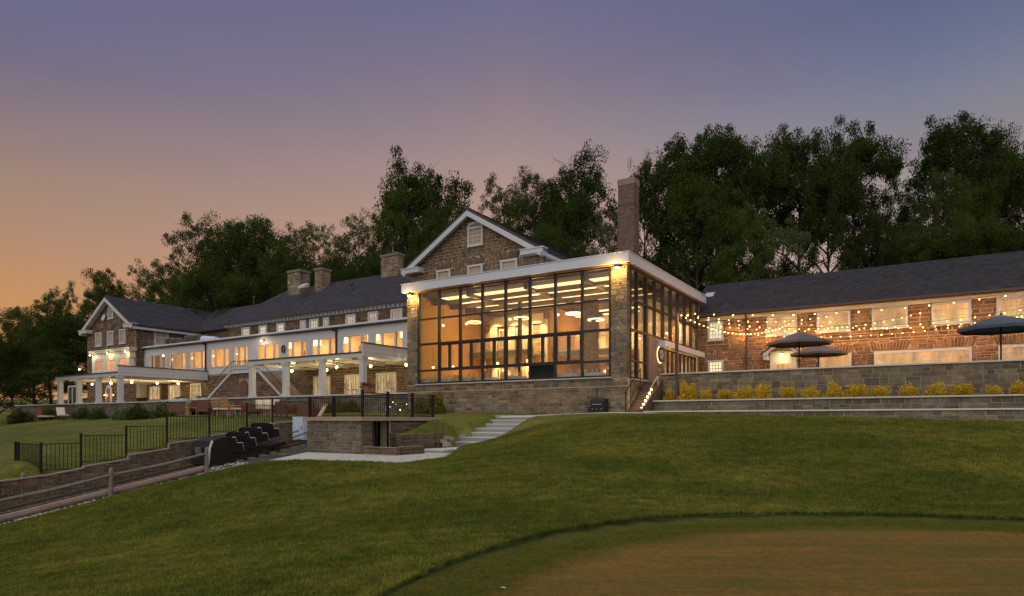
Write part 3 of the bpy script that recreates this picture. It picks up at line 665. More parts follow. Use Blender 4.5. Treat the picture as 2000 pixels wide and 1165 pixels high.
mb.box(U[0], U[8], .02, .2, zr[2]+.10, zr[2]+.26) if False else None
cw = part(pv, 'curtain_wall_frame', mb, bronze)
def pane(s0, s1, z0, z1, t=.1, m_=glass):
    q = MB(); q.box(s0, s1, t, t+.012, z0, z1); part(pv, 'pane', q, m_, cw)
for i in range(8):
    a_, b_ = U[i]+.045, U[i+1]-.045
    pane(a_, b_, zr[0]+.08, zr[1]-.05, m_=glass_dark if i == 5 else glass)
    if 1 <= i <= 6: um = (a_+b_)/2; pane(a_+.05, um-.07, zr[1]+.12, zr[2]-.10); pane(um+.07, b_-.05, zr[1]+.12, zr[2]-.10)
    else: pane(a_, b_, zr[1]+.05, zr[2]-.03)
    pane(a_, b_, zr[2]+.09, zr[3]-.04); pane(a_, b_, zr[3]+.04, zr[4]-.01)
# side facade
TS = [.1+1.43*k for k in range(10)]; TS[0] = .58; mb = MB()
for k, t_ in enumerate(TS):
    w_ = .10 if k == 2 else .05; mb.box(-.2, 0.0, t_-w_, t_+w_, 4.87 if t_ > 4.45 else 2.27, 8.25)
for z_ in (6.5, 4.9): mb.box(-.19, -.01, .58, 13.0, z_-.06, z_+.06)
mb.box(-.19,-.01,.58,3.1,3.2,3.28); mb.box(-.19,-.01,.58,3.1,2.27,2.35); mb.box(-.22,.01,.58,13.0,8.1,8.26)
sf = part(pv, 'side_curtain_wall_frame', mb, bronze)
for k in range(9):
    t0, t1 = TS[k]+.05, TS[k+1]-.05
    for z0, z1 in ((4.96,6.44),(6.56,8.1)):
        q = MB(); q.box(-.11,-.10,t0,t1,z0,z1); part(pv, 'pane', q, glass, sf)
    if k < 2:
        for z0, z1 in ((2.35,3.2),(3.28,4.84)): q = MB(); q.box(-.11,-.10,t0,min(t1,3.1),z0,z1); part(pv, 'pane', q, glass, sf)
mb = MB(); mb.box(-.22,.04,3.1,4.45,.3,4.84); part(pv, 'metal_panel', mb, mat('taupe_panel', (.16,.11,.09), .5))
mb = MB(); mb.box(-.3,-.04,4.46,6.0,2.0,4.84); pq = part(pv, 'sign_wall', mb, mortar); stone_wall(pv, pq, stone_ledge, 4.5, 6.0, 2.2, 4.4, -.02, 's', hc=(.15,.3), ln=(.25,.6), depth=.03, gap=.02, seed=29)
mb = MB(); mb.box(0.06,.47,4.7,12.95,4.36,4.70); part(pv, 'door_canopy', mb, fascia_m)
mb = MB()
for t_ in np.linspace(6.05, 12.6, 9): mb.box(-.2,-.05,t_-.04,t_+.04,2.3,4.36)
mb.box(-.19,-.06,6.05,12.6,2.3,2.4); mb.box(-.19,-.06,6.05,12.6,4.26,4.36); dfr = part(pv, 'glass_door_frame', mb, bronze)
for t_ in np.linspace(6.05, 12.6, 9)[:-1]:
    q = MB(); q.box(-.13,-.12,t_+.04,t_+.78,2.4,4.26); part(pv, 'pane', q, glass, dfr)
# inside: floor, mezzanine, back walls, pale pilasters
mb = MB(); mb.box(-14.85,-.3,.42,13.3,1.85,1.93); part(pv, 'floor', mb, floor_m)
mb = MB(); mb.box(-14.85,-.3,.6,13.3,8.15,8.25); part(pv, 'ceiling', mb, ceil_m)
mb = MB(); mb.box(-14.85,-9.3,7.9,8.05,1.93,8.14); mb.box(-9.3,-9.1,8.05,13.3,1.93,8.14); mb.box(-9.1,-.6,13.1,13.3,1.93,8.14); mb.box(-14.89,-14.7,.6,7.9,1.93,8.14); bw = part(pv, 'inner_wall', mb, wallwarm)
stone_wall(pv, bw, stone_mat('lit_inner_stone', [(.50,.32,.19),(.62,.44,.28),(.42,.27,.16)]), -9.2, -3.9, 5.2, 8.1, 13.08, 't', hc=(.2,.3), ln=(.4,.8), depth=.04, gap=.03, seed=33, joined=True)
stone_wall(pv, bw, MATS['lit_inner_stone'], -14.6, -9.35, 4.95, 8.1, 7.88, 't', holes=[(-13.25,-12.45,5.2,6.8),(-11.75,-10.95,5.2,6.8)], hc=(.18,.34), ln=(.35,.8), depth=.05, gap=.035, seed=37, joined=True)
mb = MB()
for s_ in (-13.6,-12.1,-10.6,-9.4): mb.box(s_-.28, s_+.28, 7.75, 7.895, 1.93, 7.2)
for s_ in (-7.2,-3.4,-1.4): mb.box(s_-.22, s_+.22, 12.95, 13.09, 1.93, 7.4)
part(pv, 'pilasters', mb, wallpale)
mb = MB(); mb.box(-13.6,-9.4,7.6,7.74,6.9,7.6); mb.box(-9.1,-.6,12.8,12.94,7.3,7.9); part(pv, 'bulkhead', mb, wallpale)
for (s0,s1,z0,z1,tt) in ((-13.2,-12.5,5.3,6.7,7.86),(-11.7,-11.0,5.3,6.7,7.86),(-8.6,-7.7,5.2,6.9,13.0),(-6.6,-5.6,5.2,6.9,13.0),(-13.2,-12.5,2.3,4.2,7.86),(-6.4,-4.4,2.1,4.3,13.0),(-2.8,-2.0,5.2,6.9,13.0)):
    window(pv, s0, s1, z0, z1, tt, cols=3, rows=4, pane=lit_b, frame=wallpale, fw=.08, name='inner_window', sill=False)
mb = MB(); mb.box(-9.05,-4.0,8.6,13.05,4.62,4.86); mz = part(pv, 'mezzanine_floor', mb, wallpale)
mb = MB(); mb.box(-14.6,-9.3,6.1,7.86,4.62,4.86); part(pv, 'gallery_floor', mb, wallpale)
for (s0, s1, tt) in ((-14.5,-9.25,6.12),(-9.25,-4.0,8.6)):
    mb = MB(); mb.box(s0,s1,tt,tt+.06,5.8,5.87); mb.box(s0,s1,tt,tt+.06,4.9,4.95)
    for u in np.arange(s0, s1, .13): mb.box(u,u+.03,tt+.015,tt+.045,4.95,5.8)
    part(pv, 'balustrade', mb, white)
mb = MB(); mb.box(-5.6,-4.9,6.4,7.1,1.93,8.1); bp_ = part(pv, 'brick_pier', mb, mortar)
stone_wall(pv, bp_, brick_m, -5.62, -4.88, 1.95, 8.1, 6.38, 't', hc=(.09,.1), ln=(.18,.22), depth=.02, gap=.014, seed=34, joined=True); stone_wall(pv, bp_, brick_m, 6.4, 7.1, 1.95, 8.1, -4.88, 's', hc=(.09,.1), ln=(.18,.22), depth=.02, gap=.014, seed=35, joined=True)
mb = MB(); mb.box(-3.7,-2.6,9.0,9.4,1.93,4.8); part(pv, 'bar_back', mb, woodpanel)
mb = MB(); mb.box(-7.8,-2.2,10.2,10.9,1.93,3.0); part(pv, 'bar_counter', mb, woodpanel)
mb = MB(); mb.box(-2.2,-2.05,7.5,13.0,1.93,8.1); part(pv, 'partition', mb, wallpale)
steel = mat('inner_dark_steel', (.03,.022,.018), .4)
mb = MB()
for s_, t_ in ((-9.2,4.2),(-4.2,9.2),(-12.4,4.6)): mb.box(s_-.1,s_+.1,t_-.1,t_+.1,1.93,8.1)
part(pv, 'inner_columns', mb, steel)
mb = MB(); mb.box(-14.6,-9.3,6.0,6.12,4.55,4.9); mb.box(-9.25,-4.0,8.5,8.6,4.5,4.9); part(pv, 'gallery_edge_beam', mb, mat('grey_inner_beam', (.16,.14,.12), .6))
for s_ in (-13.9,-11.35,-8.9,-5.2):
    tt_ = 7.7 if s_ < -9.3 else 12.9; mb = MB()
    for k in range(7): mb.tube((s_+k*.09,tt_-.03*(k%2),4.95),(s_+k*.09,tt_-.03*(k%2),7.4),.05,n=6)
    part(pv, 'drape', mb, wallpale)
for z_ in (2.9,3.3,3.7):
    mb = MB(); mb.box(-3.65,-2.65,8.9,9.0,z_,z_+.03); part(pv, 'bar_shelf', mb, steel)
    for k in range(9): mb = MB(); mb.lathe((-3.6+k*.11,8.95,z_+.03),[(.03,0),(.03,.16),(.012,.2),(.012,.27)],7); part(pv, 'bottle', mb, mat('amber_bottle_glow', (.35,.16,.05), .2, emit=((1,.6,.2),.25)))  # bottles are no lamps: light in the glass painted on as emission
mb = MB(); mb.box(-7.9,-5.8,13.0,13.07,2.6,3.9); mb.box(-14.0,-13.2,7.84,7.89,2.6,3.8); part(pv, 'dark_panel', mb, steel)
# ceiling: dark beams and glowing coves running along the front
mb = MB()
for t_ in (1.9,3.7,5.5,7.3): mb.box(-14.6,-.7,t_,t_+.28,7.75,8.14)
for s_ in (-11,-6.8,-3): mb.box(s_,s_+.22,.7,7.6,7.80,8.13)
part(pv, 'ceiling_beams', mb, mat('beam_brown', (.10,.06,.04), .6))
for t_ in (1.2,2.8,4.6,6.4):
    mb = MB(); mb.box(-13.4,-1.2,t_,t_+.75,7.98,8.02); part(pv, 'cove_light', mb, strip_m)
for t_ in (8.9,10.4,11.8):
    for s_ in (-8.3,-6.1,-3.6): mb = MB(); mb.box(s_,s_+1.3,t_,t_+.45,7.6,7.64); part(pv, 'ceiling_panel_light', mb, strip_m)
for (s_, t_, z_, e) in ((-12,3.2,6.9,150),(-7.5,3.2,6.9,150),(-3,3.2,6.9,150),(-12,5,3.8,95),(-8,5.5,3.6,95),(-3.2,4.5,3.8,95),(-7,10.8,6.9,130),(-3.5,10.8,6.7,110),(-6.5,9.3,3.7,80),(-1.1,6.5,4.2,110),(-1.1,10,6.4,140),(-1.2,10,3.4,110),(-1.1,3,6.4,70),(-13.4,4.2,4,40)):
    o_ = pv['o']; lightobj(pv, 'room_fill_light', (s_-o_[0], t_-o_[1], z_-o_[2]), pl(0,0,0,e*.95,(1,.60,.23),.25))  # added fill lights floating in the room without fixtures
for (s_, t_, z_, e) in ((-13.3,6.3,7.5,230),(-11.6,6.3,7.5,260),(-10.0,6.3,7.5,230),(-8.4,11.6,7.4,260),(-6.1,11.6,7.4,260),(-4.6,11.4,7.4,200),(-13.0,6.9,4.4,120),(-11.0,6.9,4.4,120),(-6.5,12.0,4.4,160),(-1.3,12.0,7.3,160),(-1.3,4.0,7.6,120)):
    d_ = pl(0,0,0,e*2.3,(1,.64,.26),.08,'SPOT'); d_.spot_size = R(75); d_.spot_blend = .5; q_ = lightobj(pv, 'wall_fill_spot', (s_-pv['o'][0], t_-pv['o'][1], z_-pv['o'][2]), d_); q_.rotation_euler = (R(38), 0, 0)  # added spots without fixtures, throwing bright pools on the inner walls
# downlights on the piers
for (s_, lb) in ((-14.85,'warm downlight at the top of the left stone pier'),(-.5,'warm downlight at the top of the right stone pier')):
    f = thing('pier_downlight', lb, 'light', s_, -.22, 8.1, group='pier downlights under the pavilion roof'); mb = MB(); mb.box(-.12,.12,-.1,.1,0,.15); h_ = lpart(f, 'housing', mb, blackm); mb = MB(); mb.box(-.14,.14,-.08,.08,-.03,-.002); lpart(f, 'lens', mb, spot_m)
    lightobj(f, 'beam', (0,-.28,-.22), pl(0,0,0,170,(1,.60,.20),.08))
# ring sign on the side wall
w_ = thing('ring_ornament', 'round dark wreath-like emblem with backlit rim on the pavilion side wall', 'ornament', .05, 4.95, 3.9); mb = MB()
for rr_, mm, dd, nm in ((.50,ring_m,.02,'glow_rim'),(.44,blackm,.10,'disc')):
    mb = MB(); mb.prism([(rr_*math.cos(2*math.pi*i/20)*(1+.06*(i%2)), rr_*math.sin(2*math.pi*i/20)*(1+.06*(i%2))) for i in range(20)], 0, .0+dd*.1, dd); lpart(w_, nm, mb, mm)
mb = MB()
for i in range(5): a_ = i*1.257; mb.box(.1,.14,.2*math.cos(a_)-.07,.2*math.cos(a_)+.07,.2*math.sin(a_)-.09,.2*math.sin(a_)+.09)
lpart(w_, 'emblem', mb, coping_m)
# tall brick chimney
Dc = 50.5; s_, t_ = at(1207, Dc); fr = (1238-1207)/1260*Dc/.93; ck = thing('brick_chimney', 'tall square brick chimney with corbelled band behind the glass pavilion', 'chimney', s_+.6, t_+.6, 2)
zt_ = (822-352)/1260*Dc; zb_ = (822-402)/1260*Dc; mb = MB(); fr = 1.32; dp = 1.05
mb.box(s_,s_+fr,t_,t_+dp,1.5,zt_-.5); sh = part(ck, 'shaft', mb, mat('brick_joint', (.12,.085,.066), .9))
stone_wall(ck, sh, brick_m, s_, s_+fr, 8.6, zt_-.5, t_, 't', hc=(.095,.1), ln=(.2,.26), depth=.012, gap=.010, seed=40, joined=True)
stone_wall(ck, sh, brick_m, t_, t_+dp, 8.6, zt_-.5, s_+fr, 's', hc=(.095,.1), ln=(.2,.26), depth=.012, gap=.010, seed=41, joined=True)
mb = MB(); mb.box(s_-.03,s_+fr+.03,t_-.03,t_+dp+.03,zb_-.1,zb_+.06); part(ck, 'band', mb, mat('dark_band', (.085,.06,.05), .9, noise=.2))
mb = MB(); mb.box(s_-.04,s_+fr+.04,t_-.04,t_+dp+.04,zt_-.5,zt_); part(ck, 'cap', mb, mat('brown_cap', (.22,.15,.12), .8, noise=.2))

# outside stair at the pavilion's side
sr = thing('side_stair', 'narrow stone stair beside the pavilion lit by small step lights', 'stairs', .4, 1, .4)
for i in range(11):
    mb = MB(); mb.box(.08,.80,-.35+.27*i,2.9,.42+.17*i-.17,.42+.17*(i+1)-.17); part(sr, 'step', mb, stone_low)
mb = MB(); mb.prism([(-.4,.3),(2.9,.3),(2.9,2.35),(-.4,.55)], 0, .82, .98); part(sr, 'stringer', mb, stone_low)
for i in range(6):
    t_ = -.15+.28*i; z_ = .50+.205*i; mb = MB(); mb.ball((.86,t_,z_+.14),.065,8,6); part(sr, 'step_light', mb, step_m); lightobj(sr, 'step_glow', (.62-.4,t_-1,z_+.25-.4), pl(0,0,0,1.6,(1,.6,.24),.06))
hr = thing('handrail', 'black metal handrail on the left of the side stair', 'handrail', .06, -.1, .4); mb = MB()
mb.tube((.06,-.35,.4),(.06,-.35,1.5),.03); mb.tube((.06,1.75,1.7),(.06,1.75,2.85),.03); mb.tube((.06,-.35,1.5),(.06,1.75,2.85),.03); mb.tube((.06,-.35,.7),(.06,1.75,2.0),.015)
for i in range(1,6): t_ = -.35+.35*i; mb.tube((.06,t_,.7+1.3*i/6),(.06,t_,1.5+1.35*i/6),.012)
part(hr, 'rail', mb, iron)
hr = thing('handrail', 'short pale handrail on the right of the side stair', 'handrail', .9, 1.2, 1.5); mb = MB(); mb.tube((.9,1.0,1.7),(.9,2.2,2.45),.03); mb.tube((.9,1.0,1.1),(.9,1.0,1.7),.025); mb.tube((.9,2.2,1.9),(.9,2.2,2.45),.025); part(hr, 'rail', mb, coping_m)

# ------------------------------------------------------------------ terraces at the right
def terrace(name, label, s0, t0, z0, z1, seed, sm, back, hc, ln):
    w = thing(name, label, 'retaining wall', (s0+30)/2, t0, z0); mb = MB(); mb.box(s0,30,t0+.05,t0+.4,z0,z1-.07); c_ = part(w, 'wall_core', mb, mortar_grey)
    stone_wall(w, c_, sm, s0, 18.6, z0, z1-.07, t0+.045, 't', hc=hc, ln=ln, depth=.045, gap=.022, seed=seed)
    stone_wall(w, c_, sm, 18.6, 30, z0, z1-.07, t0+.045, 't', hc=hc, ln=ln, depth=.045, gap=.03, seed=seed+5, joined=True)
    mb = MB(); mb.box(s0-.06,30,t0-.06,t0+.45,z1-.068,z1); part(w, 'coping', mb, coping_m)
    return w
T3 = terrace('terrace_wall', 'lowest and shortest terrace wall just above the path, wedge-shaped in view', 1.0, -.2, -.3, .50, 51, stone_grey, 1.2, (.14,.26), (.25,.7))
T2 = terrace('terrace_wall', 'middle terrace wall topped by the row of yellow shrubs', 1.0, 1.2, .2, 1.08, 52, stone_grey, 2.8, (.14,.3), (.3,.8))
T1 = terrace('terrace_wall', 'tallest terrace wall under the dining patio with umbrellas', .86, 2.8, .9, 2.62, 53, stone_grey, 13.5, (.2,.4), (.28,.75))
mb = MB(); mb.box(1.05,30,.25,1.2,.1,.40); mb.box(1.05,30,1.65,2.8,.8,1.02); solo('planting_bed', mb, soil, 'dark mulch beds between the terrace walls', None, 10, 1, 0, kind='structure')
mb = MB(); mb.box(.06,32,3.25,13.6,1.9,2.3); solo('patio', mb, slabstone, 'raised stone dining patio behind the tall terrace wall', None, 10, 8, 2, kind='structure')

# ------------------------------------------------------------------ roofs
def roof_mat(name, col):
    m, n = newmat(name); L = n.links.new; nd = n.nodes.new
    o = nd('ShaderNodeOutputMaterial'); b = nd('ShaderNodeBsdfPrincipled'); L(b.outputs[0], o.inputs[0]); b.inputs['Roughness'].default_value = .85
    g = nd('ShaderNodeNewGeometry'); x = nd('ShaderNodeTexNoise'); x.inputs['Scale'].default_value = 2.5; x.inputs['Detail'].default_value = 8; x.inputs['Roughness'].default_value = .8; L(g.outputs['Position'], x.inputs['Vector'])
    f = nd('ShaderNodeMath'); f.operation = 'MULTIPLY_ADD'; f.inputs[1].default_value = .9; f.inputs[2].default_value = .3; L(x.outputs['Fac'], f.inputs[0])
    i = nd('ShaderNodeMath'); i.operation = 'MULTIPLY_ADD'; i.inputs[1].default_value = .5; L(g.outputs['Random Per Island'], i.inputs[0]); L(f.outputs[0], i.inputs[2])
    v = nd('ShaderNodeVectorMath'); v.operation = 'SCALE'; v.inputs[0].default_value = col; L(i.outputs[0], v.inputs['Scale']); L(v.outputs[0], b.inputs['Base Color'])
    MATS[name] = m; return m
slate = roof_mat('charcoal_shingle', (.046,.043,.054))
def shingles(root, parent, u0, u1, ev, rd, axis='s', course=.22, tab=.45, m=slate, u0r=None, u1r=None, name='shingles'):
    """courses of tabs between the eave point ev=(t,z) and the ridge point rd; axis 's' runs along s; u0r,u1r: ends at the ridge (hips, valleys)"""
    dt, dz = rd[0]-ev[0], rd[1]-ev[1]; Ls = math.hypot(dt, dz); nrm = (-dz/Ls, dt/Ls) if dt > 0 else (dz/Ls, -dt/Ls)
    u0r = u0 if u0r is None else u0r; u1r = u1 if u1r is None else u1r
    n = int(Ls/course); mb = MB(); rr = random.Random(3)
    for i in range(n):
        f0, f1 = i/n, min(1, (i+1.05)/n); a0 = u0+(u0r-u0)*f0; a1 = u1+(u1r-u1)*f0; x = a0-rr.uniform(0, tab)
        while x < a1:
            y = min(x+tab, a1); xx = max(x, a0); x += tab
            if y-xx < .03: continue
            th = .035+rr.uniform(0,.018); p = (ev[0]+dt*f0+nrm[0]*th, ev[1]+dz*f0+nrm[1]*th); q = (ev[0]+dt*f1+nrm[0]*.008, ev[1]+dz*f1+nrm[1]*.008); r0 = (ev[0]+dt*f0, ev[1]+dz*f0)
            def P(u, w): return (u, w[0], w[1]) if axis == 's' else (w[0], u, w[1])
            k = len(mb.v); mb.v += [P(xx,p),P(y-.012,p),P(y-.012,q),P(xx,q),P(xx,r0),P(y-.012,r0)]; mb.f += [(k,k+1,k+2,k+3),(k+4,k+5,k+1,k)]
    o = part(root, name, mb, m, parent); o['kind'] = 'stuff'

# ------------------------------------------------------------------ right wing
WP = 13.6
rw = thing('stone_wing', 'long two-storey fieldstone wing with dark roof behind the string lights', 'building', 15, 15, 1.9)
mb = MB(); mb.box(-.4,32,WP+.06,WP+.5,1.9,7.3); mb.box(-.4,0,WP+.5,23.4,1.9,7.3); mb.box(31.6,32,WP+.5,23.4,1.9,7.3); mb.box(0,31.6,23,23.4,1.9,7.3)
ww = part(rw, 'wall', mb, mortar)
up = [(1498,1557),(1595.5,1661),(1703,1773),(1819.5,1897),(1946,2028)]; zb = [zx(650,sx(1527,WP),WP)]*5
H = []; fans = []
for a_, b_ in up:
    s0, s1 = sx(a_,WP), sx(b_,WP); H.append((s0-.02,s1+.02,5.62,7.0))
    window(rw, s0, s1, 5.66, 6.98, WP, cols=6, rows=3, pane=lit_a, fw=.13, mw=.016, mid=(3,), name='window')
s0, s1 = sx(1383,WP), sx(1413,WP); H += [(s0,s1,5.55,6.95),(s0,s1,3.0,4.2)]
window(rw, s0, s1, 5.6, 6.92, WP, cols=4, rows=4, pane=lit_d, fw=.13); window(rw, s0, s1, 3.05, 4.2, WP, cols=4, rows=4, pane=lit_d, fw=.13); fans += fan(s0-.1, s1+.1, 4.24)
for a_, b_, nc, nb in ((1600,1663,6,(3,)),(1707,1898,18,(3,6,9,12,15)),(1950,2060,9,(3,6))):
    s0, s1 = sx(a_,WP), sx(b_,WP); H.append((s0-.02,s1+.02,2.2,4.26)); window(rw, s0, s1, 2.9, 4.24, WP, cols=nc, rows=4, pane=lit_a, fw=.14, mw=.018, mid=nb, sill=False)
    if nc < 18: fans += fan(s0-.1, s1+.1, 4.3)
    else: w3 = (s1-s0)*.36; fans += fan(s0-.1, s0+w3, 4.3)+fan(s1-w3, s1+.1, 4.3)
d0, d1 = sx(1504,WP), sx(1556,WP); H.append((d0,d1,2.2,4.25))
Hs = H+[(f[0]-.05,f[1]+.05,f[2]-.02,f[3]) for f in fans]
Hs.append((sx(1492,WP),sx(1566,WP),4.2,4.75))
stone_wall(rw, ww, stone_wing, -.4, 18.6, 2.0, 7.05, WP+.05, 't', holes=Hs, hc=(.14,.34), ln=(.3,.95), depth=.06, gap=.048, seed=61, extra=[f for f in fans if f[1] < 18.6])
stone_wall(rw, ww, stone_wing, 18.65, 32, 2.0, 7.05, WP+.05, 't', hc=(.2,.34), ln=(.3,.95), depth=.06, gap=.035, seed=62, joined=True)
mb = MB(); mb.box(-.4,32,WP-.06,WP+.04,6.98,7.34); mb.box(-.5,32.1,WP-.42,WP-.07,7.24,7.30); part(rw, 'frieze', mb, cream)
mb = MB(); EV, RG = (WP-.52, 7.34), (WP+5.0, 10.5)
mb.prism([EV,(EV[0],EV[1]-.12),(WP+10.5,7.2),(WP+10.5,7.34),RG], 0, -.9, 32.4); rr_ = part(rw, 'roof', mb, roof_edge)
shingles(rw, rr_, -.92, 32.4, EV, (RG[0]-.02, RG[1]+.005), course=.17, tab=.33)
mb = MB(); mb.box(-.9,32.4,WP-.62,WP-.50,7.24,7.36); part(rw, 'gutter', mb, pipe_m)
sp_ = sx(1458,WP); mb = MB(); mb.tube((sp_,WP-.1,2.2),(sp_,WP-.1,7.0),.065,n=8); mb.tube((sp_,WP-.1,7.0),(sp_,WP-.5,7.25),.06,n=8); part(rw, 'downpipe', mb, pipe_m)
for px, py, tall, lb in ((1448,562,.5,None),(1426,604,.5,None)):
    t_ = WP+(3.6 if py < 580 else 1.2); s_ = sx(px, t_); z_ = EV[1]+(t_-EV[0])*.572; mb = MB(); mb.tube((s_,t_,z_),(s_,t_,z_+tall),.06,n=8); part(rw, 'vent_pipe', mb, pipe_m)
t_ = WP+2.9; s_ = sx(1387,t_); z_ = EV[1]+(t_-EV[0])*.572; mb = MB(); mb.hexa([(s_-.3,t_-.25,z_-.1),(s_+.3,t_-.25,z_-.1),(s_+.3,t_+.25,z_+.1),(s_-.3,t_+.25,z_+.1),(s_-.3,t_-.25,z_+.12),(s_+.3,t_-.25,z_+.12),(s_+.3,t_+.25,z_+.3),(s_-.3,t_+.25,z_+.3)]); part(rw, 'roof_vent', mb, fascia_m)
# arched door hood
hd = thing('door_hood', 'small white gabled door hood with arched lit recess on the stone wing', 'porch', (d0+d1)/2, WP, 4.2); c_ = (d0+d1)/2; hw = (d1-d0)/2+.28
mb = MB(); mb.prism([(c_-hw,4.28),(c_-hw,4.42),(c_,5.12),(c_+hw,4.42),(c_+hw,4.28),(c_+hw-.22,4.28)]+[(c_+(hw-.3)*math.cos(a_),4.28+.52*math.sin(a_)) for a_ in np.linspace(0,math.pi,11)]+[(c_-hw+.22,4.28)], 1, WP-.95, WP-.85); part(hd, 'gable_front', mb, white)
mb = MB(); mb.prism([(c_-hw-.1,4.36),(c_,5.2),(c_,5.28),(c_-hw-.18,4.38)], 1, WP-1.05, WP); mb.prism([(c_+hw+.1,4.36),(c_,5.2),(c_,5.28),(c_+hw+.18,4.38)], 1, WP-1.05, WP); part(hd, 'roof', mb, slate)
mb = MB()
for s1_, s2_ in ((c_-hw,c_-hw+.25),(c_+hw-.25,c_+hw)): mb.box(s1_,s2_,WP-.84,WP-.05,4.0,4.28)
part(hd, 'bracket', mb, white)
mb = MB(); mb.box(d0,d1,WP-.03,WP+.05,2.3,4.6); dd = part(rw, 'door_surround', mb, cream)
mb = MB(); mb.box(c_-.55,c_+.55,WP-.06,WP-.031,2.3,4.2); dd = part(rw, 'door', mb, cream, dd)
mb = MB()
for i in range(3): mb.box(c_-.42+i*.29,c_-.18+i*.29,WP-.085,WP-.065,3.05,3.75)
part(rw, 'door_panes', mb, lit_a, dd)
lf = thing('hanging_lantern', 'small glowing lantern hanging in the arched door hood', 'lantern', c_, WP-.5, 4.35); mb = MB(); mb.tube((0,0,.1),(0,0,.35),.012); mb.box(-.12,.12,-.12,.12,.08,.11); lpart(lf, 'lantern_frame', mb, iron); mb = MB(); mb.ball((0,0,-.02),.09); lpart(lf, 'bulb', mb, lamp_m)
lightobj(lf, 'lantern_light', (0,-.05,-.18), pl(0,0,0,22,(1,.8,.4),.08))

# ------------------------------------------------------------------ central gabled house
def gable_house(root, s0, s1, t0, t1, zb_, ze, za, sm, seed, wins, attic, maxn, row_z=None, ov=.55, joined=False, hc=(.16,.32), ln=(.3,.85), pane_=None):
    c = (s0+s1)/2; mb = MB(); mb.prism([(s0,zb_),(s1,zb_),(s1,ze),(c,za),(s0,ze)], 1, t0+.05, t0+.45); mb.box(s0,s0+.4,t0+.45,t1,zb_,ze); mb.box(s1-.4,s1,t0+.45,t1,zb_,ze); mb.prism([(s0,zb_),(s1,zb_),(s1,ze),(c,za),(s0,ze)], 1, t1-.3, t1)
    w = part(root, 'wall', mb, mortar); sl = (za-ze)/(c-s0)
    H = [(a-.02,b-0+.02,z0_-.02,z1_+.02) for a,b,z0_,z1_ in wins]+[(attic[0],attic[1],attic[2],attic[3]+.35)]; fn = []
    for a,b,z0_,z1_ in wins: fn += fan(a-.1,b+.1,z1_+.03,h=.6)
    Hf = H+[(f[0]-.04,f[1]+.04,f[2]-.02,f[3]) for f in fn]
    stone_wall(root, w, sm, s0, s1, zb_+.1 if not row_z else row_z, za, t0+.045, 't', holes=Hf, hc=hc, ln=ln, depth=.06, gap=.05, seed=seed, extra=fn, maxn=maxn, joined=joined, topfn=lambda u: ze+(min(u-s0, s1-u))*sl-.02)
    for a,b,z0_,z1_ in wins: window(root, a, b, z0_, z1_, t0+.02, cols=2, rows=2, pane=pane_ or lit_c, fw=.15, mw=.04)
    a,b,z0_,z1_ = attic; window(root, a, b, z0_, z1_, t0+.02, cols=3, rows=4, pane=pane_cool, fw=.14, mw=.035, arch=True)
    # roof slabs, rake boards, cornice returns
    for sg in (-1, 1):
        e = c+sg*(c-s0+ov); ez = ze-sl*ov
        mb = MB(); mb.prism([(e,ez),(c,za),(c,za+.22),(e,ez+.22)] , 1, t0-ov, t1+.3); r_ = part(root, 'roof', mb, roof_edge)
        shingles(root, r_, t0-ov-.02, t1+.3, (e, ez+.225), (c, za+.225), axis='t', course=.24, tab=.5)
        mb = MB(); mb.prism([(e-sg*.0,ez-.02),(c,za-.02),(c,za-.42),(e-sg*.25,ez-.30)], 1, t0-ov-.06, t0-ov+.02); mb.prism([(e-sg*.1,ez-.03),(c,za-.05),(c,za-.13),(e-sg*.1,ez-.12)], 1, t0-ov+.025, t0+.05); part(root, 'rake_board', mb, white)
        rt = c+sg*(c-s0)-sg*1.3; mb = MB(); mb.box(min(e,rt),max(e,rt),t0-ov-.08,t0+.04,ze-.42,ze-.10); mb.box(min(e+sg*.08,rt),max(e+sg*.08,rt),t0-ov-.14,t0+.03,ze-.095,ze-.02); part(root, 'cornice_return', mb, white)
        mb = MB(); mb.box(min(e-sg*.35,e-sg*.02),max(e-sg*.35,e-sg*.02),t0-ov+.1,t1,ez-.02-.25,ez-.03); part(root, 'eave_board', mb, white)
GT = 8.0; cg = thing('gabled_house', 'brown stone gabled main house rising behind the glass pavilion roof', 'building', -15.9, 14, 1.9)
wz = zx(527,sx(866,GT),GT)
W3 = [(sx(a,GT), sx(b,GT), wz-1.7, wz) for a,b in ((853.5,880),(914,943),(978,1010.5))]
at_s0, at_s1 = sx(914,GT), sx(943.5,GT)
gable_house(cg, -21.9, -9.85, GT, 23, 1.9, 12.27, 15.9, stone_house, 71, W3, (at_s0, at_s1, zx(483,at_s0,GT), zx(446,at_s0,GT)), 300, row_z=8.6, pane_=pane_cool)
mb = MB(); mb.tube((-9.4,GT-.1,11.6),(-9.7,GT+.3,11.1),.07,n=8); mb.tube((-9.7,GT+.3,11.1),(-9.75,GT+.3,8.6),.06,n=8); part(cg, 'downpipe', mb, pipe_m)

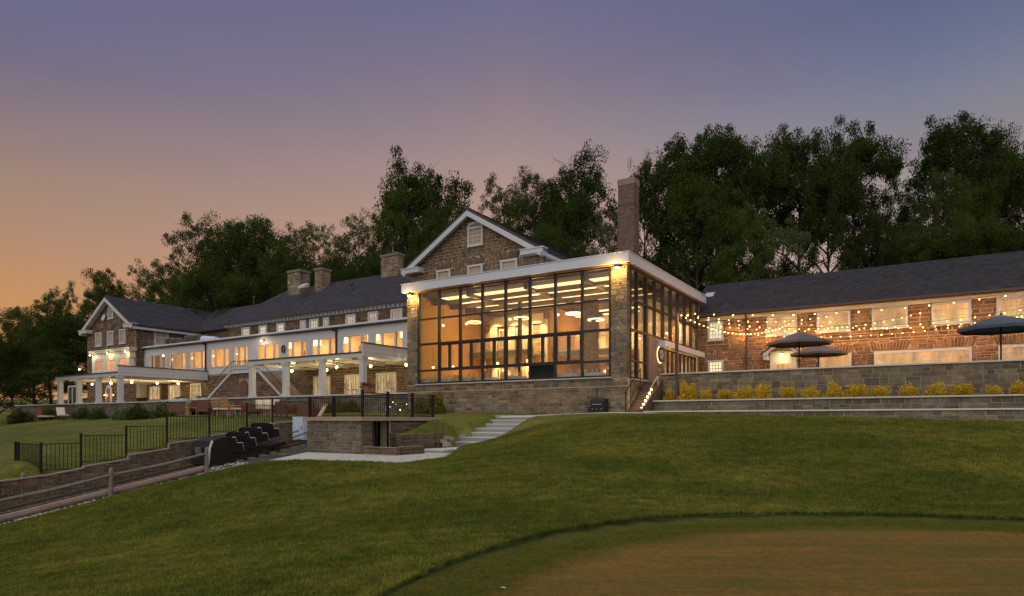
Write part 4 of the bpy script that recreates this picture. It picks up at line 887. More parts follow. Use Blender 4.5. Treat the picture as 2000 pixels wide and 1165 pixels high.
# ------------------------------------------------------------------ long wing with glazed dining gallery
lw = thing('long_wing', 'long three-storey clubhouse wing with glazed gallery and dark hipped roof', 'building', -42, 14, 1.9)
mb = MB(); mb.box(-51.6,-21.9,11.56,12,7.9,10.7); mb.box(-51.6,-51.2,12,20,2,10.7); mb.box(-51.6,-21.9,22.4,22.7,2,10.7)
uw = part(lw, 'wall', mb, mortar_dark); BT = 11.5; H = []
for a_, b_, y0, y1 in ((473,489,637,656),(506.5,522,632.5,652),(541,557,628,649),(587,598.5,625,642),(605,623,619.5,641),(632,643,617.5,635),(676,695.5,609.5,629),(719.5,739,605,621.5),(764,787,600,616)):
    s0, s1 = sx(a_,BT), sx(b_,BT); z1 = 10.05; z0 = 8.15 if b_-a_ > 13 else 8.6; H.append((s0,s1,z0,z1)); window(lw, s0, s1, z0, z1, BT, cols=3, rows=4, pane=lit_d if a_ < 640 else lit_c, fw=.2, mw=.05)
stone_wall(lw, uw, stone_house, -51.6, -22, 8.0, 10.3, BT+.04, 't', holes=H, hc=(.18,.36), ln=(.35,.9), depth=.06, gap=.04, seed=73, joined=True)
mb = MB(); mb.box(-51.7,-22,BT-.1,BT+.03,10.2,10.5)
mb.box(-52,-22,BT-.45,BT-.11,10.44,10.52); part(lw, 'frieze', mb, white)
mb = MB()
for u in np.arange(-51.6,-22,.55): mb.box(u,u+.2,BT-.38,BT-.11,10.26,10.43)
part(lw, 'dentils', mb, white)
E_, Rg = (BT-.55,10.6), (17.0,15.0)
mb = MB(); mb.hexa([(-52.2,E_[0],E_[1]-.12),(-21.5,E_[0],E_[1]-.12),(-21.5,23,E_[1]-.12),(-52.2,23,E_[1]-.12),(-48.2,Rg[0]-.02,Rg[1]),(-21.5,Rg[0]-.02,Rg[1]),(-21.5,Rg[0]+.02,Rg[1]),(-48.2,Rg[0]+.02,Rg[1])]); r_ = part(lw, 'roof', mb, roof_edge)
shingles(lw, r_, -52.2, -21.5, (E_[0],E_[1]), (Rg[0],Rg[1]+.02), course=.24, tab=.5, u0r=-48.2)
mb = MB(); mb.box(-52.2,-21.8,E_[0]-.1,E_[0],10.46,10.6); part(lw, 'gutter', mb, pipe_m)
# link to the left house
mb = MB(); mb.box(-62,-51.6,15.05,15.5,2,11); lk = part(lw, 'link_wall', mb, mortar_dark); stone_wall(lw, lk, stone_house, -62, -51.6, 7.9, 10.8, 15.04, 't', hc=(.18,.36), ln=(.35,.9), depth=.06, gap=.04, seed=74, joined=True)
mb = MB(); mb.prism([(14.5,10.85),(14.5,11.0),(19.6,14.62),(24,11)], 0, -64, -49); r2 = part(lw, 'link_roof', mb, roof_edge); shingles(lw, r2, -66, -49, (14.5,11.0), (19.6,14.64), course=.24, tab=.5)
# chimneys on the ridge
for a_, b_, c_2, yt, yb, lb in ((562,585,605,530,571,'left stone chimney'),(615,628,646,525,577,'middle stone chimney'),(744,777,790,499,540,'right stone chimney')):
    tt = 15.4 if a_ < 700 else 16.2; s0, s1 = sx(a_,tt), sx(b_,tt); Yd = W(s0,tt).y; zt_ = (822-yt)/1260*Yd; dp = (c_2-b_)/1260*Yd/.80; mb = MB(); mb.box(s0,s1,tt,tt+dp,12.5,zt_-.25); ch = part(lw, 'chimney', mb, mortar)
    stone_wall(lw, ch, stone_ledge, s0, s1, 13, zt_-.25, tt, 't', hc=(.2,.34), ln=(.3,.6), depth=.03, gap=.035, seed=75, joined=True); stone_wall(lw, ch, stone_ledge, tt, tt+dp, 13, zt_-.25, s1, 's', hc=(.2,.34), ln=(.3,.6), depth=.03, gap=.035, seed=76, joined=True)
    mb = MB(); mb.box(s0-.1,s1+.1,tt-.1,tt+dp+.1,zt_-.25,zt_); part(lw, 'chimney_cap', mb, mat('chimney_cap_stone', (.16,.13,.11), .9, noise=.2), ch)
for px, py in ((686,566),(496,590),(300,603),(592,562)):
    t_ = 14.2 if px > 400 else 13; s_ = sx(px,t_); z_ = zx(py,s_,t_)
    if px == 592: mb = MB(); mb.hexa([(s_-.5,t_-.3,z_-.1),(s_+.5,t_-.3,z_-.1),(s_+.5,t_+.3,z_+.1),(s_-.5,t_+.3,z_+.1),(s_-.5,t_-.3,z_+.1),(s_+.5,t_-.3,z_+.1),(s_+.5,t_+.3,z_+.5),(s_-.5,t_+.3,z_+.5)]); part(lw, 'roof_vent', mb, white); continue
    if px == 300: continue
    mb = MB(); mb.tube((s_,t_,z_-1.2),(s_,t_,z_+.5),.08,n=8); mb.lathe((s_,t_,z_+.5),[(.22,0),(.22,.12),(.02,.2)],8); part(lw, 'vent_pipe', mb, pipe_m)
# glazed gallery
mb = MB(); mb.box(-62,-21,8.05,8.4,7.46,8.25); mb.box(-62,-21,8.05,8.4,4.75,5.46); mb.box(-62,-21,8.1,11.5,8.12,8.24); part(lw, 'gallery_wall', mb, white)
mb = MB(); mb.box(-62,-21,7.75,8.04,8.14,8.26); part(lw, 'gallery_gutter', mb, roof_edge)
mb = MB(); mb.box(-62,-21,7.78,8.3,8.262,8.42); part(lw, 'gallery_parapet', mb, fascia_m)
mb = MB(); mb.box(-62,-21,8.4,11.4,4.75,4.9); mb.box(-62,-21,11.3,11.5,4.9,8.1); part(lw, 'gallery_room', mb, mat('amber_wall', (.80,.60,.40), .8, noise=.2, scale=.8))
groups = [(291,322),(329,362),(368,402),(410,447),(455.5,484),(502,545),(560,599),(608,656),(668,719.6),(730.5,787)]
prev = -62
for gi_, (a_, b_) in enumerate(groups):
    s0, s1 = sx(a_,8), sx(b_,8); mb = MB(); mb.box(prev,s0-.10,8.0,8.35,5.465,7.455); part(lw, 'pilaster', mb, white); prev = s1+.10
    n3 = [0,.27,.73,1.0] if gi_ not in (4,5) else [0,.33,.75,1.0]; f = MB(); Ws = s1-s0
    f.box(s0-.1,s1+.1,8.02,8.2,7.34,7.455); f.box(s0-.1,s1+.1,8.02,8.2,5.465,5.56)
    for q in n3: u = s0+Ws*q; f.box(u-.09,u+.09,8.03,8.18,5.56,7.34)
    fr_ = part(lw, 'gallery_window', f, white)
    for q0, q1 in zip(n3[:-1], n3[1:]): g = MB(); g.box(s0+Ws*q0+.09,s0+Ws*q1-.09,8.1,8.11,5.56,7.34); part(lw, 'pane', g, glass, fr_)
    sm_ = (s0+s1)/2; q = MB(); q.box(sm_-.5,sm_+.5,10.0,10.5,7.2,7.7); 
    if gi_ in (0,1,2,3,4): q = MB(); [q.ball((sm_+.35*math.cos(k),9.6+.35*math.sin(k),7.0),.07) for k in np.linspace(0,6.28,7)[:-1]]
    part(lw, 'gallery_lamp', q, mat('lamp_shade_glow', (1,.9,.7), .4, emit=((1,.72,.38), 2.6)) if gi_ > 4 else ring_m)
    o_ = lw['o']; lightobj(lw, 'gallery_light', (sm_-o_[0], 9.8-o_[1], 6.9-o_[2]), pl(0,0,0,[120,150,110,160,150,100,135,105,150,120][gi_],(1,.55,.20),.3))
    q = MB(); q.box(s1-.5,s1-.3,11.22,11.29,4.9,7.0); part(lw, 'room_panel', q, woodpanel if gi_ % 2 else wallpale)
mb = MB(); mb.box(prev,-21,8.0,8.35,5.465,7.455); part(lw, 'pilaster', mb, white)
for px in (403,658):
    s_ = sx(px,8); mb = MB(); mb.tube((s_,7.9,4.7),(s_,7.9,8.15),.08,n=8); mb.tube((s_-.7,7.9,8.15),(s_,7.9,7.9),.07,n=6); part(lw, 'downpipe', mb, blackm)
s_ = sx(514,8); fl = thing('floodlight', 'bright warm floodlight on the gallery frieze above the double stair', 'light', s_, 7.9, 7.75); mb = MB(); mb.box(-.15,.15,0,.1,-.1,.1); lpart(fl, 'housing', mb, white); mb = MB(); mb.ball((0,-.12,-.05),.09); lpart(fl, 'bulb', mb, spot_m); lightobj(fl, 'light', (0,-.5,-.15), pl(0,0,0,30,WARM2,.1))
wr = thing('wreath', 'dark leafy wreath hung on a white gallery pilaster', 'wreath', sx(554.5,8), 7.93, 6.75); mb = MB()
for k in range(16): a_ = k*.39; mb.ball((.2*math.cos(a_),0,.30*math.sin(a_)),.09,6,4)
lpart(wr, 'leaves', mb, mat('wreath_green', (.03,.05,.02), .8))
# ground floor under the gallery
mb = MB(); mb.box(-62,-21,8.1,8.5,1.9,4.7); gw = part(lw, 'ground_wall', mb, mortar); H = []
for a_, b_ in ((292,314),(330,353),(373,394)): s0, s1 = sx(a_,8.05), sx(b_,8.05); H.append((s0,s1,1.8,3.95)); (french_door if a_ > 360 else (lambda r, x, y, zz, z2, p: window(r, x, y, zz, z2, p, cols=4, rows=4, pane=lit_b, frame=cream, fw=.13)))(lw, s0, s1, 1.95 if a_ > 325 else 2.3, 3.95, 8.05)
for a_, b_ in ((613,646),(674,706),(735.5,775)): s0, s1 = sx(a_,8.05), sx(b_,8.05); H.append((s0,s1,1.8,4.05)); french_door(lw, s0, s1, 1.95, 4.02, 8.05)
stone_wall(lw, gw, stone_house, -62, -21, 1.95, 4.65, 8.09, 't', holes=H, hc=(.16,.34), ln=(.35,.9), depth=.055, gap=.035, seed=78, maxn=300)
mb = MB(); mb.box(sx(266,7.5),sx(279,7.5),7.2,8,2.6,4.6); part(lw, 'white_bay', mb, cream)

# rooftop machines
for px, w_, h_, lb in ((338,1.1,1.1,'small grey rooftop unit beside the left house'),(351,1.2,1.0,'narrow dark rooftop unit'),(366,.9,.7,'low dark rooftop unit in front of the duct'),(383,2.6,1.2,'largest brown rooftop air handler with pale duct')):
    s_ = sx(px, 10); u = thing('rooftop_unit', lb, 'air conditioner', s_, 10, 8.26); mb = MB(); mb.box(-w_/2,w_/2,-.6,.6,0,h_); c_ = lpart(u, 'casing', mb, mat('unit_brown', (.14,.11,.09), .6))
    mb = MB(); [mb.box(-w_/2+.1,w_/2-.1,-.63,-.605,z_,z_+.05) for z_ in np.arange(.15,h_-.1,.12)]; lpart(c_, 'louvres', mb, blackm); mb = MB(); mb.lathe((0,0,h_),[(.35,0),(.35,.1),(.3,.12)],12); lpart(u, 'fan_guard', mb, hvac_m)
    if w_ > 2: mb = MB(); mb.tube((1.3,0,.7),(3.2,.4,.5),.42,n=10); mb.tube((3.2,.4,.5),(5.5,1.2,.35),.3,n=10); lpart(u, 'duct', mb, fascia_m)

# ------------------------------------------------------------------ left gabled house
LT = 7.07; lh = thing('gabled_house', 'smaller brown stone gabled house at the far left end with lit bay', 'building', -67.6, 14, 1.7)
zz1, zz0 = zx(650,sx(193,LT),LT), zx(677,sx(193,LT),LT)
WL = [(sx(a,LT), sx(b,LT), zz0, zz1) for a,b in ((187.4,198.5),(210,221.5),(233.7,245.5))]
a0, a1 = sx(211,LT), sx(222,LT)
gable_house(lh, -73.1, -62.1, LT, 24, 1.7, 11.0, 14.42, stone_house, 81, WL, (a0, a1, zx(624,a0,LT), zx(605,a0,LT)), 0, joined=True, ov=.6, hc=(.2,.4), ln=(.4,1.0))
lwall = [c for c in lh.children if c.name.startswith('wall')][0]
ts0, ts1 = 9.2, 10.9
stone_wall(lh, lwall, stone_house, LT+.1, 19, 2, 10.4, -62.1, 's', holes=[(ts0,ts1,8.9,10.7)], hc=(.2,.4), ln=(.4,1.0), depth=.05, gap=.04, seed=82, joined=True)
window(lh, ts0, ts1, 8.8, 10.65, -62.1, face='s', cols=2, rows=2, pane=lit_a, fw=.2, mw=.06)
mb = MB(); mb.tube((-62.0,7.4,2),(-62.0,7.4,10.4),.08,n=6); part(lh, 'downpipe', mb, pipe_m)
b0, b1 = sx(178,LT-.6), sx(256,LT-.6)
bay = [(185,200.5),(208,224.5),(231,248)]; mb = MB(); mb.box(b0+.2,b1-.3,LT-.6,LT+.02,5.0,5.75); mb.box(b0+.2,b1-.3,LT-.6,LT+.02,7.15,7.9)
prev = b0+.2
for a_, b_ in bay+[(252,252)]:
    s0 = sx(a_,LT-.6); mb.box(prev, s0, LT-.6, LT+.02, 5.751, 7.149); prev = sx(b_,LT-.6)
by = part(lh, 'bay', mb, cream); mb = MB(); mb.box(b0,b1,LT-.85,LT+.02,7.91,8.15); mb.box(b0-.08,b1+.08,LT-.92,LT+.02,8.155,8.25); part(lh, 'bay_cornice', mb, cream, by)
for a_, b_ in bay: window(lh, sx(a_,LT-.6)+.01, sx(b_,LT-.6)-.01, 5.76, 7.14, LT-.5, cols=4, rows=4, pane=lit_mat('lit_red_room', (1,.38,.16), .8, vary=.3), frame=cream, fw=.1, mw=.04, sill=False)
for i, px in enumerate((175.5,209.4,245)):
    s_ = sx(px, LT-1); f = thing('bay_lamp', ('left','middle','right')[i]+'most wall lamp under the cornice of the lit bay' if i != 1 else 'middle wall lamp under the cornice of the lit bay', 'lamp', s_, LT-.98, 7.75, group='lamps along the bay cornice'); mb = MB(); mb.ball((0,0,0),.09); lpart(f, 'bulb', mb, lamp_m); mb = MB(); mb.box(-.05,.05,0,.15,.05,.2); lpart(f, 'bracket', mb, iron); lightobj(f, 'light', (0,-.2,-.12), pl(0,0,0,32,(1,.84,.45),.08))
ds = thing('satellite_dish', 'small white satellite dish beside the attic window', 'dish', sx(206,LT), LT-.2, zx(621,sx(206,LT),LT)); mb = MB(); mb.lathe((0,0,0),[(.02,-.1),(.3,-.04),(.42,.06),(.40,.07)],12); o = lpart(ds, 'dish', mb, white); o.rotation_euler = (R(75),0,0); mb = MB(); mb.tube((0,0,0),(0,.22,-.2),.03); lpart(ds, 'arm', mb, white)

# ------------------------------------------------------------------ covered porches
def globe(s, t, z, lb, grp, e=85, r=.12):
    f = thing('porch_globe_lamp', lb, 'lamp', s, t, z, group=grp); mb = MB(); mb.ball((0,0,0),r,12,8); lpart(f, 'globe', mb, lamp_m, True); mb = MB(); mb.tube((0,0,r),(0,0,.32),.03); mb.lathe((0,0,.30),[(.1,0),(.12,.05),(.02,.08)],8); m_ = lpart(f, 'motor', mb, bronze)
    mb = MB()
    for k in range(5): a_ = k*1.2566+.4; c, s_ = math.cos(a_), math.sin(a_); mb.hexa([(c*.12-s_*.05,s_*.12+c*.05,.30),(c*.12+s_*.05,s_*.12-c*.05,.30),(c*.62+s_*.07,s_*.62-c*.07,.31),(c*.62-s_*.07,s_*.62+c*.07,.31),(c*.12-s_*.05,s_*.12+c*.05,.315),(c*.12+s_*.05,s_*.12-c*.05,.315),(c*.62+s_*.07,s_*.62-c*.07,.325),(c*.62-s_*.07,s_*.62+c*.07,.325)])
    lpart(f, 'fan_blades', mb, bronze); lightobj(f, 'light', (0,0,-r-.08), pl(0,0,0,e,(1,.80,.42),.12))
def porch(root, s0, s1, t0, t1, zf, zc_, cols, par, zr0, zr1, side_top):
    for c in cols:
        mb = MB(); mb.box(c-.2,c+.2,t0,t0+.4,zf,zc_); k = part(root, 'column', mb, white); mb = MB(); mb.box(c-.26,c+.26,t0-.06,t0+.46,zc_-.16,zc_-.005); mb.box(c-.25,c+.25,t0-.05,t0+.45,zf,zf+.2); part(root, 'column_trim', mb, white, k)
    mb = MB(); mb.box(s0,s1,t0-.05,t0+.45,zc_,zc_+.32); part(root, 'beam', mb, white)
    mb = MB(); mb.box(s0+.05,s1-.05,t0+.45,t1,zc_+.02,zc_+.10); cl = part(root, 'ceiling', mb, cream)
    mb = MB()
    for u in np.arange(s0+1.5, s1-.5, 2.1): mb.box(u-.09,u+.09,t0+.46,t1,zc_-.12,zc_+.018)
    part(root, 'ceiling_beams', mb, cream, cl)
    mb = MB(); mb.prism([(t0-.1,zc_+.33),(t1,zr1-.25),(t1,zr1-.4),(t0-.1,zc_+.30)], 0, s0+.02, s1-.1); mb.prism([(t0-.12,zc_+.40),(t1,zr1),(t1,zr1-.1),(t0-.12,zc_+.33)], 0, s0+.3, s1-.14); part(root, 'roof', mb, mat('brown_porch_roof', (.07,.05,.045), .8, noise=.2))
    nb = 3
    for i in range(nb): z0_ = zc_+.02+(side_top-zc_)*i/nb; mb = MB(); mb.box(s1-.12+.015*i,s1+.012*(nb-i),t0-.1,t1,z0_,z0_+(side_top-zc_)/nb-.012); part(root, 'fascia_board', mb, white)
    mb = MB(); mb.box(s1-.16,s1+.08,t0-.14,t1,side_top,side_top+.07); part(root, 'side_coping', mb, roof_edge)
pr = thing('covered_porch', 'right covered porch with square white columns next to the pavilion', 'porch', -28, 5, 1.9)
cols = [sx(p, 2.2) for p in (493,558.5,630,709)]
porch(pr, cols[0]-.45, cols[3]+.3, 2.0, 7.98, 1.95, 4.66, cols, True, 5, 5.7, 5.66)
mb = MB()
for px, py in ((593,709),(648,705),(681,695),(742,684)):
    t_ = 5.0; s_ = sx(px, t_); mb.box(s_-.55,s_+.55,t_-.1,t_+.1,4.48,4.53)
part(pr, 'ceiling_heaters', mb, bronze)
for i, (px, t_) in enumerate(((570,4.2),(638,5.2),(657.5,3.6),(724,4.4))): s_ = sx(px,t_); globe(s_, t_, 4.22, 'glowing globe fan lamp, %s from the left under the right porch' % ('first','second','third','fourth')[i], 'globe lamps of the right porch')
s_ = sx(793,6.0); globe(s_, 6.0, 4.35, 'glowing globe lamp beside the pavilion pier, last under the right porch', 'globe lamps of the right porch', 55)
pl_ = thing('covered_porch', 'left covered porch with four white columns before the small gabled house', 'porch', -55, 3, 1.7)
cols = [sx(p, -.6) for p in (118,154.5,192.7,235)]
porch(pl_, cols[0]-.5, cols[3]+.25, -.8, 7.98, 1.7, 4.17, cols, True, 5, 5.05, 5.1)
for i, (px, py, t_) in enumerate(((180,746,2.0),(216.5,744,2.0),(257.5,741,2.0),(307,744,4.5),(348,741,6.0))): s_ = sx(px,t_); globe(s_, t_, 3.85, 'glowing globe fan lamp, %s from the left under the left porch' % ('first','second','third','fourth','fifth')[i], 'globe lamps of the left porch', 90)
# arched niche with sconces and glass door behind the left porch
mb = MB(); s_ = sx(212.5,LT-.1); mb.prism([(s_-.62,1.9),(s_+.62,1.9)]+[(s_+.62*math.cos(a_),3.6+.62*math.sin(a_)) for a_ in np.linspace(0,math.pi,9)], 1, LT-.16, LT-.02); ap = part(lh, 'arched_door_surround', mb, cream)
mb = MB(); mb.prism([(s_-.36,1.9),(s_+.36,1.9)]+[(s_+.36*math.cos(a_),3.5+.36*math.sin(a_)) for a_ in np.linspace(0,math.pi,9)], 1, LT-.2, LT-.17); part(lh, 'arched_door', mb, woodpanel, ap)
for i, px in enumerate((203.5,220.5)): s_ = sx(px,LT-.3); f = thing('wall_sconce', 'amber sconce on the %s of the arched door' % ('left','right')[i], 'sconce', s_, LT-.25, 3.0); mb = MB(); mb.ball((0,0,0),.07); lpart(f, 'bulb', mb, bulb_m); mb = MB(); mb.box(-.04,.04,0,.2,-.15,.05); lpart(f, 'bracket', mb, iron); lightobj(f, 'light', (0,-.15,0), pl(0,0,0,9,WARM,.07))
gd = thing('glass_vestibule', 'pale framed glass door at the left edge behind the porch', 'door', sx(141,3), 3, 1.7); s0, s1 = sx(133,3)-sx(141,3), sx(149,3)-sx(141,3); mb = MB()
for u in (s0,(s0+s1)/2,s1): mb.box(u-.07,u+.07,0,.12,0,2.25)
mb.box(s0,s1,.01,.11,2.1,2.25); mb.box(s0,s1,.01,.11,0,.15); lpart(gd, 'frame', mb, white); mb = MB(); mb.box(s0,s1,.05,.06,.1,2.1); lpart(gd, 'pane', mb, glass_dark)
tk = thing('wall_torch', 'single bright lamp on a bracket left of the lit bay', 'lamp', sx(155,5), 5, zx(722,sx(155,5),5)); mb = MB(); mb.ball((0,0,0),.1); lpart(tk, 'bulb', mb, spot_m); mb = MB(); mb.tube((0,0,-.1),(0,0,-3.6),.04); lpart(tk, 'post', mb, iron)

# ------------------------------------------------------------------ porch base walls
def basewall(label, s0, s1, t, z0, z1, seed, maxn):
    w = thing('porch_base_wall', label, 'wall', (s0+s1)/2, t, z0); mb = MB(); mb.box(s0,s1,t+.05,t+.5,z0-.8,z1-.1); c_ = part(w, 'wall_core', mb, mortar_dark)
    stone_wall(w, c_, stone_block, s0, s1, z0-.3, z1-.1, t+.045, 't', hc=(.2,.4), ln=(.35,.9), depth=.045, gap=.03, seed=seed, maxn=maxn)
    mb = MB(); mb.box(s0-.05,s1,t-.08,t+.6,z1-.098,z1); part(w, 'coping', mb, bluestone)
basewall('long low stone wall with pale coping carrying the right porch columns', sx(362,1.6)-4, -15.6, 1.6, .1, 1.95, 91, 250)
basewall('low stone wall with pale coping under the left porch columns, shrubs before it', sx(20,-1.1), sx(362,-1.1), -1.1, .1, 1.7, 92, 150)
mb = MB(); mb.box(sx(362,1.6),-15.6,2.2,8,1.2,1.93); mb.box(-80,sx(362,-1.1),-.5,8,1.2,1.68); solo('porch_floor', mb, slabstone, 'flagstone floor of the porches', None, -40, 5, 1.5, kind='structure')

# ------------------------------------------------------------------ double staircase
dsr = thing('double_staircase', 'double stone staircase with white stringers and arched door beneath its landing', 'stairs', -39, 6, 1.95)
L0, L1 = sx(454,5.4), sx(507,5.4); B0, B1 = sx(408,5.4), sx(554,5.4); zl = 4.5
mb = MB(); mb.prism([(B0,1.95),(B1,1.95),(L1,zl-.12),(L0,zl-.12)], 1, 5.45, 7.9); sw = part(dsr, 'wall', mb, mortar_dark)
sl0 = (zl-.12-1.95)/(L0-B0)
stone_wall(dsr, sw, stone_house, B0, B1, 1.95, zl-.15, 5.44, 't', holes=[(sx(466,5.4),sx(487,5.4),1.95,3.9)], hc=(.16,.3), ln=(.3,.7), depth=.04, gap=.03, seed=95, maxn=200, topfn=lambda u: min(zl-.14, 1.95+(u-B0)*sl0-.03, 1.95+(B1-u)*(zl-2.07)/(B1-L1)-.03))
for a_, b_ in ((B0,L0),(B1,L1)):
    mb = MB(); mb.prism([(a_,1.98),(b_,zl-.1),(b_,zl+.12),(a_,2.2)], 1, 5.2, 5.42); part(dsr, 'stringer', mb, white)
    n_ = 14
    for i in range(n_): u0_ = a_+(b_-a_)*i/n_; u1_ = a_+(b_-a_)*(i+1)/n_; z_ = 1.95+(zl-1.95)*(i+1)/n_; mb = MB(); mb.box(min(u0_,u1_),max(u0_,u1_),5.45,7.0,z_-.18,z_); part(dsr, 'step', mb, slabstone)
mb = MB(); mb.box(L0-.1,L1+.1,5.2,7.95,zl-.1,zl+.02); part(dsr, 'landing', mb, white)
c0_ = (sx(466,5.4)+sx(487,5.4))/2; hw = .55; mb = MB(); mb.prism([(c0_-hw,1.95),(c0_+hw,1.95)]+[(c0_+hw*math.cos(a_),3.2+.6*math.sin(a_)) for a_ in np.linspace(0,math.pi,9)], 1, 5.3, 5.43); part(dsr, 'arched_door', mb, mat('old_red_door', (.13,.05,.035), .7, noise=.2))
mb = MB()
for a_, b_, za_, zb_ in ((B0,L0,2.1,zl+.1),(L0,L1,zl+.1,zl+.1),(L1,B1,zl+.1,2.1)):
    mb.tube((a_,5.3,za_+.95),(b_,5.3,zb_+.95),.03); mb.tube((a_,5.3,za_+.15),(b_,5.3,zb_+.15),.02); n_ = 14
    for i in range(n_+1): f_ = i/n_; u = a_+(b_-a_)*f_; z_ = za_+(zb_-za_)*f_; mb.tube((u,5.3,z_),(u,5.3,z_+.95),.014,n=4)
part(dsr, 'railing', mb, iron)

# ------------------------------------------------------------------ trees
bark = mat('bark', (.045,.032,.026), .95, noise=.4, scale=5, bump=.6)
leafs = [leaf_mat('leaf_dark', (.018,.034,.008), (.065,.088,.020), .25), leaf_mat('leaf_mid', (.032,.055,.012), (.105,.13,.030), .3), leaf_mat('leaf_pale', (.055,.075,.030), (.16,.17,.070), .35)]
def tree_meshes(seed, shape, nleaf, m, spread=.36, clump=.055, loose=0):
    """unit tree: height 1, crown from z0 to 1; returns trunk and crown meshes"""
    r = random.Random(seed); g = np.random.default_rng(seed); tb = MB(); tips = []
    z0 = shape
    fork = r.random() < .4
    x = y = 0; pts = [(0,0,0)]
    for i in range(1, 8): x += r.uniform(-.012,.012); y += r.uniform(-.012,.012); pts.append((x, y, i*.125))
    for i in range(7): tb.tube(pts[i], pts[i+1], .019*(1-i*.13), .019*(1-(i+1)*.13), 7)
    nb = 26
    for i in range(nb):
        h = z0*.75+(.93-z0*.75)*(i+.5)/nb; k = min(6, int(h/.125)); a = Vector(pts[k]).lerp(Vector(pts[k+1]) if k < 7 else Vector(pts[k]), (h/.125)-k)
        f = (h-z0*.75)/(1-z0*.75); he = min(.9, h+.10); ln = spread*.85*max(.06, 1-abs((he-.58)/.40)**2.6)**.42*r.uniform(.7,1.0); an = i*2.4+r.uniform(-.4,.4); up_ = min(.93-h, r.uniform(.2,.55)*ln) if h < .9 else .02
        b = a+Vector((math.cos(an)*ln, math.sin(an)*ln, up_)); mid = a.lerp(b, .5)+Vector((0,0,ln*.08)); w = .0085*(1.15-f)
        tb.tube(a, mid, w, w*.65, 5); tb.tube(mid, b, w*.65, w*.25, 4)
        for j in range(3):
            c = a.lerp(b, r.uniform(.35,.85)); d = c+Vector((r.uniform(-1,1), r.uniform(-1,1), r.uniform(.0,1)))*ln*.38; tb.tube(c, d, w*.4, w*.15, 4); tips.append(d)
            tips.append(c+(d-c)*.5)
        tips += [b, mid.lerp(b,.6), mid, b]
    tips.append(Vector((x,y,.96))); T = np.array([list(t) for t in tips]); T = T[T[:,2] > z0*.85]
    T[:,2] = np.minimum(T[:,2], .985)
    cs = T[g.integers(0, len(T), 330)]+g.normal(0, 1, (330,3))*np.array([.045,.045,.035])
    nl_ = 17; lz = z0+.14+(.87-z0-.14)*g.random(nl_)**.75; la = np.arange(nl_)*2.4+g.uniform(-.3, .3, nl_); env = np.clip(1-np.abs((lz-.58)/.37)**2.6, .10, 1)**.42; lr = spread*.80*env*g.uniform(.6, 1.0, nl_)
    lc = np.stack([lr*np.cos(la), lr*np.sin(la), lz], 1); lc[0] = (0, 0, .84); rad_ = g.uniform(.10, .17, nl_)*(spread/.36)**.5; nc = int(330*(.62 if loose < .3 else .22)); pick = g.integers(0, nl_, nc)
    dd = g.normal(0, 1, (nc,3)); dd /= np.linalg.norm(dd, axis=1)[:,None]; ex = lc[pick]+dd*(rad_[pick]*g.random(nc)**.4)[:,None]*np.array([1,1,.85])
    cs = np.concatenate([cs[:330-nc], ex])
    if loose: cs = cs[g.random(len(cs)) > loose]
    nb_ = (np.linalg.norm(cs[:,None]-cs[None], axis=2) < .11).sum(1); cs = cs[nb_ >= (5 if loose < .3 else 3)]
    cr = g.uniform(.5, 1.3, len(cs))*clump; ci_ = g.integers(0, len(cs), nleaf)
    dirs = g.normal(0, 1, (nleaf,3)); dirs /= np.linalg.norm(dirs, axis=1)[:,None]; rad = g.random(nleaf)**(.45)
    P_ = cs[ci_]+dirs*(rad*cr[ci_])[:,None]*np.array([1,1,.7])
    P_[:,2] *= .985/np.percentile(P_[:,2], 99.6); sz = g.uniform(.0042,.0082,nleaf); n1 = g.normal(0,1,(nleaf,3)); n1 /= np.linalg.norm(n1,axis=1)[:,None]; n2 = np.cross(n1, g.normal(0,1,(nleaf,3))); n2 /= np.linalg.norm(n2,axis=1)[:,None]
    a_ = n1*sz[:,None]; b_ = n2*(sz*.6)[:,None]
    Vv = np.stack([P_-a_, P_-b_*.9, P_+a_, P_+b_], 1).reshape(-1,3); Fv = np.arange(nleaf*4).reshape(-1,4)
    me = bpy.data.meshes.new('crown'); me.vertices.add(len(Vv)); me.vertices.foreach_set('co', Vv.astype(np.float32).ravel()); me.loops.add(len(Vv)); me.loops.foreach_set('vertex_index', Fv.ravel().astype(np.int32)); me.polygons.add(nleaf); me.polygons.foreach_set('loop_start', np.arange(0, nleaf*4, 4, dtype=np.int32)); me.materials.append(m); me.update(calc_edges=True)
    return tb.mesh('trunk', bark), me
TV = {}
for k, (shp, nl, mi, sp_, cl, lo) in {'dense': (.16,46000,0,.46,.075,0), 'dense2': (.2,44000,0,.43,.07,0), 'mid': (.26,40000,1,.42,.062,.15), 'tall': (.34,42000,0,.37,.06,.1), 'tall2': (.38,40000,0,.35,.058,.15), 'loose': (.25,15000,2,.38,.048,.45), 'loose2': (.3,15000,2,.36,.046,.5), 'bush': (.02,22000,1,.55,.11,0)}.items():
    TV[k] = tree_meshes(len(k)*7+nl % 97+int(shp*100), shp, nl, leafs[mi], sp_, cl, lo)
def zxw(py, D): return (822-py)/1260*D
def tree(px, ytop, D, kind, label, wpx=None, base=None, rot=0, group=None, name='tree'):
    s, t = at(px, D); zt = zxw(ytop, D); zb = base if base is not None else zg(s, t)-.2; H_ = zt-zb
    o = thing(name, label, 'tree', s, t, zb, rot, group); tr, cr = TV[kind]; w = 1.0
    spr = {'dense':.46,'dense2':.43,'mid':.42,'tall':.37,'tall2':.35,'loose':.38,'loose2':.36,'bush':.55}[kind]
    if wpx: w = (wpx*1.22/1260*D)/(2*spr*H_*1.15)
    o.scale = (H_*w, H_*w, H_)
    for nm, me_ in (('trunk', tr), ('crown', cr)): q = bpy.data.objects.new(nm, me_); link(q, o)
    return o
